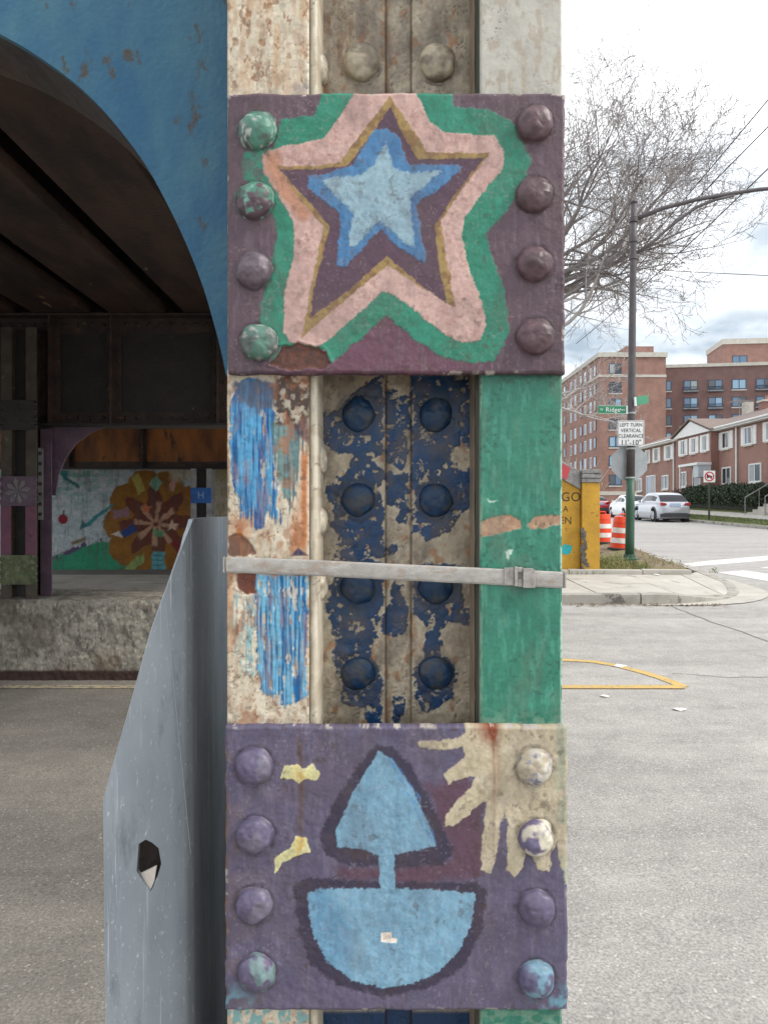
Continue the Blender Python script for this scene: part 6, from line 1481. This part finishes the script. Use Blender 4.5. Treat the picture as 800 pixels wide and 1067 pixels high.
# ================================================================== parked cars (seen from behind, parked along the right kerb)
TYRE = mat('tyre rubber', (0.018, 0.018, 0.02), (0.03, 0.03, 0.03), rough=0.85, scale=20)
RIM = mat('alloy rim', S(170, 172, 176), S(140, 142, 146), rough=0.3, scale=8, metal=0.6)
TAIL = mat('tail lamp red', S(176, 20, 30), S(140, 14, 24), rough=0.2, scale=8)
BLKP = mat('black plastic trim', (0.025, 0.026, 0.03), (0.04, 0.04, 0.045), rough=0.55, scale=8)
CGL = glass_mat('car glass', (0.012, 0.014, 0.018), 0.12); CGL.node_tree.nodes['Principled BSDF'].inputs['Specular IOR Level'].default_value = 0.22
def car_paint(name, rgb, metal=0.0):
    m = mat(name, rgb, tuple(np.array(rgb) * 0.95), rough=0.28, scale=3, metal=metal, spec=0.6)
    m.node_tree.nodes['Principled BSDF'].inputs['Coat Weight'].default_value = 0.6; m.node_tree.nodes['Principled BSDF'].inputs['Coat Roughness'].default_value = 0.08
    return m
def make_car(label, loc, rz, paint, Lc, Wc, Hc, shape, plate=True):
    t = thing('parked_car', label, 'car', loc, rz, 'cars parked along the far kerb')
    # profiles along the length s (0 = rear bumper, 1 = nose): beltline z, roof z, half widths
    s_k = shape['s']; ns = 64
    s = np.linspace(0, 1, ns)
    ss = np.concatenate([[0], 0.5 - 0.5 * np.cos(np.pi * np.linspace(0.02, 0.98, ns - 2)), [1]])
    top = np.interp(ss, s_k, shape['top']) * Hc; belt = np.minimum(np.interp(ss, s_k, shape['belt']) * Hc, top - 0.01)
    hw = np.interp(ss, [0, .03, .12, .3, .7, .9, .97, 1], [.80, .90, .97, 1, 1, .97, .88, .74]) * Wc / 2
    bot = np.interp(ss, [0, .04, .12, .9, .97, 1], [.30, .22, .17, .16, .2, .3])
    ker = np.ones(5) / 5
    for arr in (top, belt): arr[:] = np.convolve(np.pad(arr, 2, mode='edge'), ker, 'valid')
    nv_ = 22
    P = np.zeros((ns, 2 * nv_, 3))
    q = np.linspace(0, 1, nv_)
    for i in range(ns):
        z0, zb, zt, h = bot[i], belt[i], top[i], hw[i]
        cab = min(1, max(0, (zt - zb) / (0.25 * Hc)))
        rw = h * (0.93 - 0.20 * cab)
        zz = []; xx = []
        for k in q:
            if k < 0.45:
                f = k / 0.45; z = z0 + (zb - z0) * f; x = h * (0.93 + 0.07 * math.sin(math.pi * min(1, f * 0.95 + .12)) ** 0.7)
            elif k < 0.8:
                f = (k - 0.45) / 0.35; z = zb + (zt - zb) * 0.92 * f; x = h * 0.955 + (rw - h * 0.955) * f ** 1.15
            else:
                f = (k - 0.8) / 0.2; z = zb + (zt - zb) * (0.92 + 0.08 * math.sin(f * math.pi / 2)); x = rw * math.cos(f * math.pi / 2) ** 0.8 if f < 1 else 0
            zz.append(z); xx.append(x)
        P[i, :nv_] = np.stack([-np.array(xx), np.full(nv_, ss[i] * Lc), np.array(zz)], -1)
        P[i, nv_:] = np.stack([np.array(xx)[::-1], np.full(nv_, ss[i] * Lc), np.array(zz)[::-1]], -1)
    # rake the rear and the nose: pull stations by height
    def pos(i, j): return P[i, j]
    mb = MB(); W2 = 2 * nv_
    fs = [(i * W2 + j, i * W2 + j + 1, (i + 1) * W2 + j + 1, (i + 1) * W2 + j) for i in range(ns - 1) for j in range(W2 - 1)]
    fs += [tuple(range(W2 - 1, -1, -1)), tuple((ns - 1) * W2 + j for j in range(W2))] + [(i * W2, (i + 1) * W2, (i + 1) * W2 + W2 - 1, i * W2 + W2 - 1) for i in range(ns - 1)]
    mb.add(P.reshape(-1, 3), fs); body = mb.build('body', paint, t, local=True, smooth=True)
    def patch(name, s0, s1, k0, k1, side, m, off=0.008, parent=t):
        i0, i1 = np.searchsorted(ss, s0), np.searchsorted(ss, s1)
        ks = [j for j in range(nv_) if k0 <= q[j] <= k1]
        if side > 0: ks = [W2 - 1 - j for j in ks]
        V = []
        for i in range(i0, i1 + 1):
            for j in ks:
                p = P[min(i, ns - 1), j].copy(); p[0] += off * (1 if p[0] > 0 else -1); p[2] += off * 0.5; V.append(p)
        n_ = len(ks); f_ = [(a * n_ + b, a * n_ + b + 1, (a + 1) * n_ + b + 1, (a + 1) * n_ + b) for a in range(i1 - i0) for b in range(n_ - 1)]
        if f_: return MB().add(V, f_).build(name, m, parent, local=True, smooth=True)
    for side in (-1, 1):
        for s0, s1 in shape['side']: patch('side_window', s0, s1, 0.50, 0.76, side, CGL)
    # rear glass: on the sloping surface between belt and roof at the rear, both halves
    def over(name, s0, s1, k0, m, off):
        i0, i1 = np.searchsorted(ss, s0), np.searchsorted(ss, s1); js = [j for j in range(nv_) if q[j] >= k0] + [W2 - 1 - j for j in reversed(range(nv_)) if q[j] >= k0]
        V = []
        for i in range(i0, i1 + 1):
            for j in js: p = P[i, j].copy(); p[2] += off; p[1] += -off if s0 < 0.5 else off; V.append(p)
        n_ = len(js); MB().add(V, [(a * n_ + b, a * n_ + b + 1, (a + 1) * n_ + b + 1, (a + 1) * n_ + b) for a in range(i1 - i0) for b in range(n_ - 1)]).build(name, m, t, local=True, smooth=True)
    over('rear_window', *shape['rearglass'], 0.80, CGL, 0.012); over('windscreen', *shape['windscreen'], 0.80, CGL, 0.012)
    # wheels with dark arches
    for sx in (-1, 1):
        for sy in shape['axles']:
            r = shape['wheel']; c_ = (sx * (Wc / 2 - 0.12), sy * Lc, r)
            MB().lathe([(r * 1.16, -.10), (r * 1.16, .112)], (sx * (Wc / 2 - 0.11), sy * Lc, r + .02), 24, 'x').build('wheel_arch', BLKP, t, local=True)
            wh = MB().lathe([(r * .62, -.11), (r * .95, -.11), (r, -.07), (r, .07), (r * .95, .128), (r * .62, .125)], c_, 24, 'x').build('wheel', TYRE, t, local=True, smooth=False)
            MB().lathe([(r * .62, sx * .05), (r * .62, sx * .130), (r * .5, sx * .118), (r * .15, sx * .134), (0.01, sx * .134)], c_, 20, 'x').build('rim', RIM, wh, local=True)
    # lower bumper, lamps, plate, mirrors
    wb_ = Wc / 2 * .86
    MB().prism([(-wb_, .28), (wb_, .28), (wb_ * 1.02, .46), (wb_ * .7, .52), (-wb_ * .7, .52), (-wb_ * 1.02, .46)], 'y', -0.03, 0.12).build('rear_bumper', BLKP, t, local=True, bevel=0.02)
    lz = shape['lamp'] * Hc
    for sx in (-1, 1):
        MB().prism([(sx * wb_ * 1.0, lz - .07), (sx * wb_ * 1.0, lz + .10), (sx * wb_ * .70, lz + .07), (sx * wb_ * .58, lz - .01)], 'y', -0.03, 0.20).build('tail_lamp', TAIL, t, local=True, bevel=0.012)
        MB().prism([(sx * Wc * .49, shape['mir'] * Hc), (sx * Wc * .57, shape['mir'] * Hc + .02), (sx * Wc * .57, shape['mir'] * Hc + .15), (sx * Wc * .49, shape['mir'] * Hc + .13)], 'y', Lc * .62, Lc * .62 + .1).build('mirror', paint, t, local=True, bevel=0.02)
    if plate: MB().box(-.27, .27, -0.012, 0.05, lz - .12, lz + .05).build('number_plate', mat('pale blue number plate', S(176, 190, 214), S(150, 164, 190), rough=0.5, scale=20), t, local=True)
    return t
suv = dict(s=[0, .02, .05, .16, .26, .40, .55, .68, .74, .88, .97, 1], top=[.50, .62, .68, .90, .975, 1.0, .985, .82, .66, .60, .50, .34], belt=[.50, .60, .63, .645, .64, .63, .615, .60, .60, .56, .46, .30], side=[(.16, .30), (.315, .47), (.485, .63)], rearglass=(.05, .17), windscreen=(.57, .72), axles=(.19, .79), wheel=.385, lamp=.60, mir=.63)
sed = dict(s=[0, .02, .06, .14, .22, .36, .52, .66, .72, .88, .97, 1], top=[.46, .60, .66, .70, .84, .985, 1.0, .84, .70, .62, .52, .36], belt=[.46, .58, .62, .65, .65, .64, .63, .62, .62, .58, .48, .32], side=[(.22, .36), (.375, .50), (.515, .62)], rearglass=(.14, .34), windscreen=(.55, .70), axles=(.19, .80), wheel=.32, lamp=.60, mir=.66)
def gl(x, y): return (x, y, gz(y) + 0.004)
pit = math.atan(SL)
for lab, x, y, pn, dims, shp in (('silver crossover car with red tail lamps parked nearest by the hedge', 15.93, 42.0, car_paint('silver car paint', (0.42, 0.44, 0.48), 0.3), (4.7, 1.88, 1.66), suv),
                                 ('white sedan parked ahead of the silver car, behind the lamp pole', 15.98, 47.7, car_paint('white car paint', (0.78, 0.78, 0.78)), (4.35, 1.8, 1.5), sed),
                                 ('red car parked farthest, right above the traffic drums', 16.0, 57.0, car_paint('red car paint', (0.38, 0.025, 0.045)), (4.4, 1.8, 1.46), sed)):
    c_ = make_car(lab, gl(x, y), 0.0, pn, *dims, shp); c_.rotation_euler = (pit if y < 57 else 0, 0, 0)
# ================================================================== trees and plants
BARK = mat('grey brown bark', (0.20, 0.175, 0.17), (0.29, 0.26, 0.25), rough=0.9, scale=6, bump=0.4)
TWIG = mat('grey twig bark', (0.38, 0.345, 0.34), (0.48, 0.45, 0.44), rough=0.9, scale=3)
rng = random.Random(23)
tree = thing('bare_tree', 'large leafless tree with spreading twiggy branches behind the lamp pole', 'tree', (4.6, 28.0, gz(28)))
base = Vector((4.6, 28.0, gz(28) - 0.1))
tr = MB(); tp = [base, base + Vector((0.05, 0, 1.2)), base + Vector((-0.05, 0.1, 3.0)), base + Vector((0.1, 0.0, 5.2)), base + Vector((0.0, 0.1, 7.2)), base + Vector((0.05, 0.0, 9.6))]
tr.tube(tp, [0.50, 0.38, 0.33, 0.29, 0.24, 0.14], 14); tr.build('trunk', BARK, tree, smooth=True)
def grow(mb, p, d, ln, r, lev, maxlev):
    n = max(4, int(ln / 0.34)) if lev < maxlev else 4
    n = min(n, 12)
    pts = [p.copy()]; rad = [r]; q = p.copy(); dd = d.normalized(); curl = Vector((rng.uniform(-1, 1), rng.uniform(-1, 1), rng.uniform(-.6, .9))) * 0.10
    for k in range(n):
        up = 0.03 if lev < 2 else rng.uniform(-0.10, 0.13)
        dd = (dd + curl + Vector((rng.gauss(0, .10), rng.gauss(0, .10), rng.gauss(0, .08) + up))).normalized()
        q = q + dd * (ln / n); pts.append(q.copy()); rad.append(max(r * (1 - 0.93 * (k + 1) / n), 0.0062))
    mb.tube(pts, rad, 7 if r > .06 else (5 if r > .02 else 3), caps=False)
    if lev >= maxlev: return
    nb = {0: 7, 1: 8, 2: 6, 3: 5, 4: 3}[lev]
    for k in range(nb):
        t = 0.22 + 0.78 * (k + rng.random() * 0.7) / nb; t = min(t, 0.99); i = min(int(t * n), n - 1); f = t * n - i
        s = pts[i].lerp(pts[i + 1], f); dr = (pts[i + 1] - pts[i]).normalized()
        side = Vector((rng.gauss(0, 1), rng.gauss(0, 1), rng.gauss(0.15, .8))); side = (side - dr * side.dot(dr)).normalized()
        nd = (dr * rng.uniform(.55, .95) + side * rng.uniform(.5, .95)).normalized()
        grow(mb, s, nd, ln * rng.uniform(.42, .66) * (1.05 - 0.3 * t), max(rad[min(i, len(rad) - 1)] * rng.uniform(.5, .68), 0.007), lev + 1, maxlev)
limbs = [((1.0, -.15, .0), 7.8, .15, 8.9), ((1.0, .15, .20), 7.6, .125, 8.7), ((1.0, -.1, .5), 7.4, .13, 8.6), ((.8, .25, .85), 6.8, .13, 8.8), ((.4, -.2, 1.2), 6.6, .12, 8.8), ((.1, .3, 1.7), 7.6, .12, 9.2), ((-.5, -.1, 1.4), 7.4, .12, 9.0), ((-1.0, .3, .7), 6.8, .12, 8.0), ((1.0, .35, -.08), 7.4, .10, 8.4), ((.5, -.9, .7), 6.6, .12, 8.2), ((.9, -.4, -.05), 6.6, .10, 7.2), ((1.0, -.3, .3), 8.0, .12, 9.2), ((.9, .3, .62), 7.6, .11, 9.3), ((.55, .1, 1.1), 7.6, .11, 9.4), ((.8, .1, -.2), 4.6, .09, 5.4), ((-.9, -.4, .1), 5.6, .11, 7.0), ((.75, -.25, .25), 6.4, .11, 7.9)]
for k, (d, ln, r, z) in enumerate(limbs):
    i = min(max(z, .1), 9.5); P0 = base + Vector((0, 0.05, i)); mb = MB()
    grow(mb, P0, Vector(d), ln, r, 1, 5 if d[0] > .3 else 4)
    mb.build('branch', TWIG if r < .105 else BARK, tree, smooth=True)
# ---- leaf clump plants
def leaves(mb, c, rad, n, size, rg, flat=1.0, surf=0.6):
    for _ in range(n):
        u = Vector((rg.gauss(0, 1), rg.gauss(0, 1), rg.gauss(0, 1))).normalized() * (surf + (1 - surf) * rg.random())
        p = Vector((c[0] + u.x * rad[0], c[1] + u.y * rad[1], c[2] + u.z * rad[2] * flat)); a = Vector((rg.gauss(0, 1), rg.gauss(0, 1), rg.gauss(0, 1))).normalized(); b = a.cross(Vector((rg.gauss(0, 1), rg.gauss(0, 1), rg.gauss(0, 1)))).normalized(); s = size * rg.uniform(.6, 1.3)
        mb.add([p - a * s, p + b * s * .5, p + a * s, p - b * s * .5], [(0, 1, 2, 3)])
HEDG = mat('dark evergreen leaves', (0.018, 0.035, 0.016), (0.045, 0.07, 0.03), rough=0.6, scale=2.2)
hd = thing('hedge', 'dark green clipped hedge in front of the brick row house', 'hedge', (21.9, 48.5, 2.0)); hb = MB(); rg = random.Random(5)
y_ = 44.2
while y_ < 55:
    zt = 3.15 + 0.02 * (y_ - 44) + rg.uniform(-.12, .12); zb = rz_(21.6, y_) + .05
    leaves(hb, (21.75, y_, (zt + zb) / 2), (0.75, 0.85, (zt - zb) / 2 + .08), 900, 0.085, rg, surf=.72); y_ += 0.55
hb.build('foliage', HEDG, hd)
core = MB(); yy = np.linspace(44.0, 55, 12)
for a, b in zip(yy[:-1], yy[1:]): core.box(21.35, 22.15, a, b, rz_(21.7, a) - .1, 2.85)
core.build('stems', mat('hedge inner twigs', (0.012, 0.016, 0.009), (0.03, 0.03, 0.02), rough=0.9, scale=8), hd)
h2 = thing('hedge', 'dark green hedge beyond the steps at the right edge', 'hedge', (22.2, 40.0, 1.9)); hb = MB()
for y_ in np.arange(36.5, 41.2, .5): leaves(hb, (22.3, y_, 2.35), (0.5, .7, .75), 600, .08, rg, surf=.7)
hb.build('foliage', HEDG, h2); MB().box(22.05, 22.55, 36.3, 41.1, 1.5, 2.75).build('stems', MATS['hedge inner twigs'], h2)
MARO = mat('burgundy leaves', (0.07, 0.02, 0.03), (0.13, 0.04, 0.05), rough=0.7, scale=3)
bs = thing('burgundy_shrub', 'small burgundy shrub at the left end of the hedge', 'shrub', (21.4, 55.6, 1.9)); mb = MB()
leaves(mb, (21.4, 55.9, 2.6), (.7, .8, .75), 900, .07, rg, surf=.5); mb.build('foliage', MARO, bs); mb = MB()
for k in range(6): mb.tube([(21.4, 55.9, 1.6), (21.4 + rg.uniform(-.4, .4), 55.9 + rg.uniform(-.4, .4), 2.7)], .02, 4)
mb.build('stems', BARK, bs)
# straw-coloured shrub behind the yellow wall
STRW = mat('dry yellow green leaves', (0.28, 0.22, 0.10), (0.36, 0.31, 0.16), rough=0.8, scale=3)
for lab, c_, rad, nl in (('dry straw coloured shrub peeping over the yellow wall', (4.2, 18.2, 2.15), (1.05, .8, .55), 700),):
    t = thing('dry_shrub', lab, 'shrub', (c_[0], c_[1], gz(c_[1]) + .15)); mb = MB(); leaves(mb, c_, rad, nl, .045, rg, surf=.3); mb.build('foliage', STRW, t); mb = MB()
    for k in range(60):
        e_ = Vector((rg.gauss(0, .5), rg.gauss(0, .4), rg.uniform(1.2, 2.4))); b_ = Vector((c_[0], c_[1], gz(c_[1]) + .1)); mb.tube([b_, b_ + Vector((e_.x * .5, e_.y * .5, e_.z * .6)), b_ + e_], [.012, .008, .004], 3)
    mb.build('stems', TWIG, t)
# grass and weeds in the planting bed, and along the wall foot
GRS = mat('pale grass blades', (0.20, 0.20, 0.07), (0.33, 0.29, 0.13), rough=0.9, scale=3, third=((0.10, 0.14, 0.04), 4.0, 0.5))
def blades(mb, x, y, z, n, h, sp, rg):
    for _ in range(n):
        px_, py_ = x + rg.gauss(0, sp), y + rg.gauss(0, sp); hh = h * rg.uniform(.4, 1.2); lx, ly = rg.gauss(0, .45) * hh, rg.gauss(0, .45) * hh; w_ = .006
        mb.add([(px_ - w_, py_, z - .03), (px_ + w_, py_, z - .03), (px_ + lx * .5 + w_ * .7, py_ + ly * .5, z + hh * .7), (px_ + lx, py_ + ly, z + hh)], [(0, 1, 2), (0, 2, 3)])
mb = MB()
for _ in range(85):
    x = 3.95 + 1.1 * rg.random() ** 1.6; y = rg.uniform(14.0, 16.2); blades(mb, x, y, gz(y) + .17, 14, .13, .07, rg)
for _ in range(30):
    x = rg.uniform(3.3, 4.0); blades(mb, x, WD - .1, gz(WD) + .15, 8, .07, .04, rg)
for _ in range(26):
    y = rg.uniform(14, 22); x = rg.uniform(4.6, 6.2); blades(mb, x, y, gz(y) + .17, 7, .1, .06, rg)
tag(mb.build('grass', GRS), 'pale tufts of grass in the planting bed by the yellow wall', 'grass', kind='stuff')
LIT = mat('brown leaf litter', (0.14, 0.09, 0.05), (0.32, 0.24, 0.15), rough=0.9, scale=12)
mb = MB()
for _ in range(420):
    if rg.random() < .45: x, y, z = rg.uniform(2.6, 4.9), 10.98 - abs(rg.gauss(0, .10)), None
    else: x, y, z = rg.uniform(4.4, 6.2), rg.uniform(14.0, 17.5), 'b'
    zz_ = gz(y) + (.012 if z is None else .2); s = rg.uniform(.012, .04); a = rg.uniform(0, 6.28)
    mb.add([(x + s * math.cos(a + k * 1.57) * (1 if k % 2 else .5), y + s * math.sin(a + k * 1.57) * (1 if k % 2 else .5), zz_ + rg.uniform(0, .02)) for k in range(4)], [(0, 1, 2, 3)])
tag(mb.build('leaf_litter', LIT), 'brown leaf litter along the kerb and in the bed', 'leaves', kind='stuff')
# grass blades on the verge so that it is not a flat sheet
GR2 = mat('green grass blades', (0.07, 0.11, 0.03), (0.15, 0.17, 0.055), rough=0.9, scale=1.5)
mb = MB()
for _ in range(9000):
    x = rg.uniform(KX + .25, 19.35) if rg.random() < .55 else rg.uniform(21.05, 22.3); y = rg.uniform(32, 58); z = rz_(x, y); h = rg.uniform(.03, .09); w_ = .014
    mb.add([(x - w_, y, z - .01), (x + w_, y, z - .01), (x + rg.gauss(0, .03), y + rg.gauss(0, .03), z + h)], [(0, 1, 2)])
tag(mb.build('grass', GR2), 'short green grass on the verge and lawn by the row house', 'grass', kind='stuff')
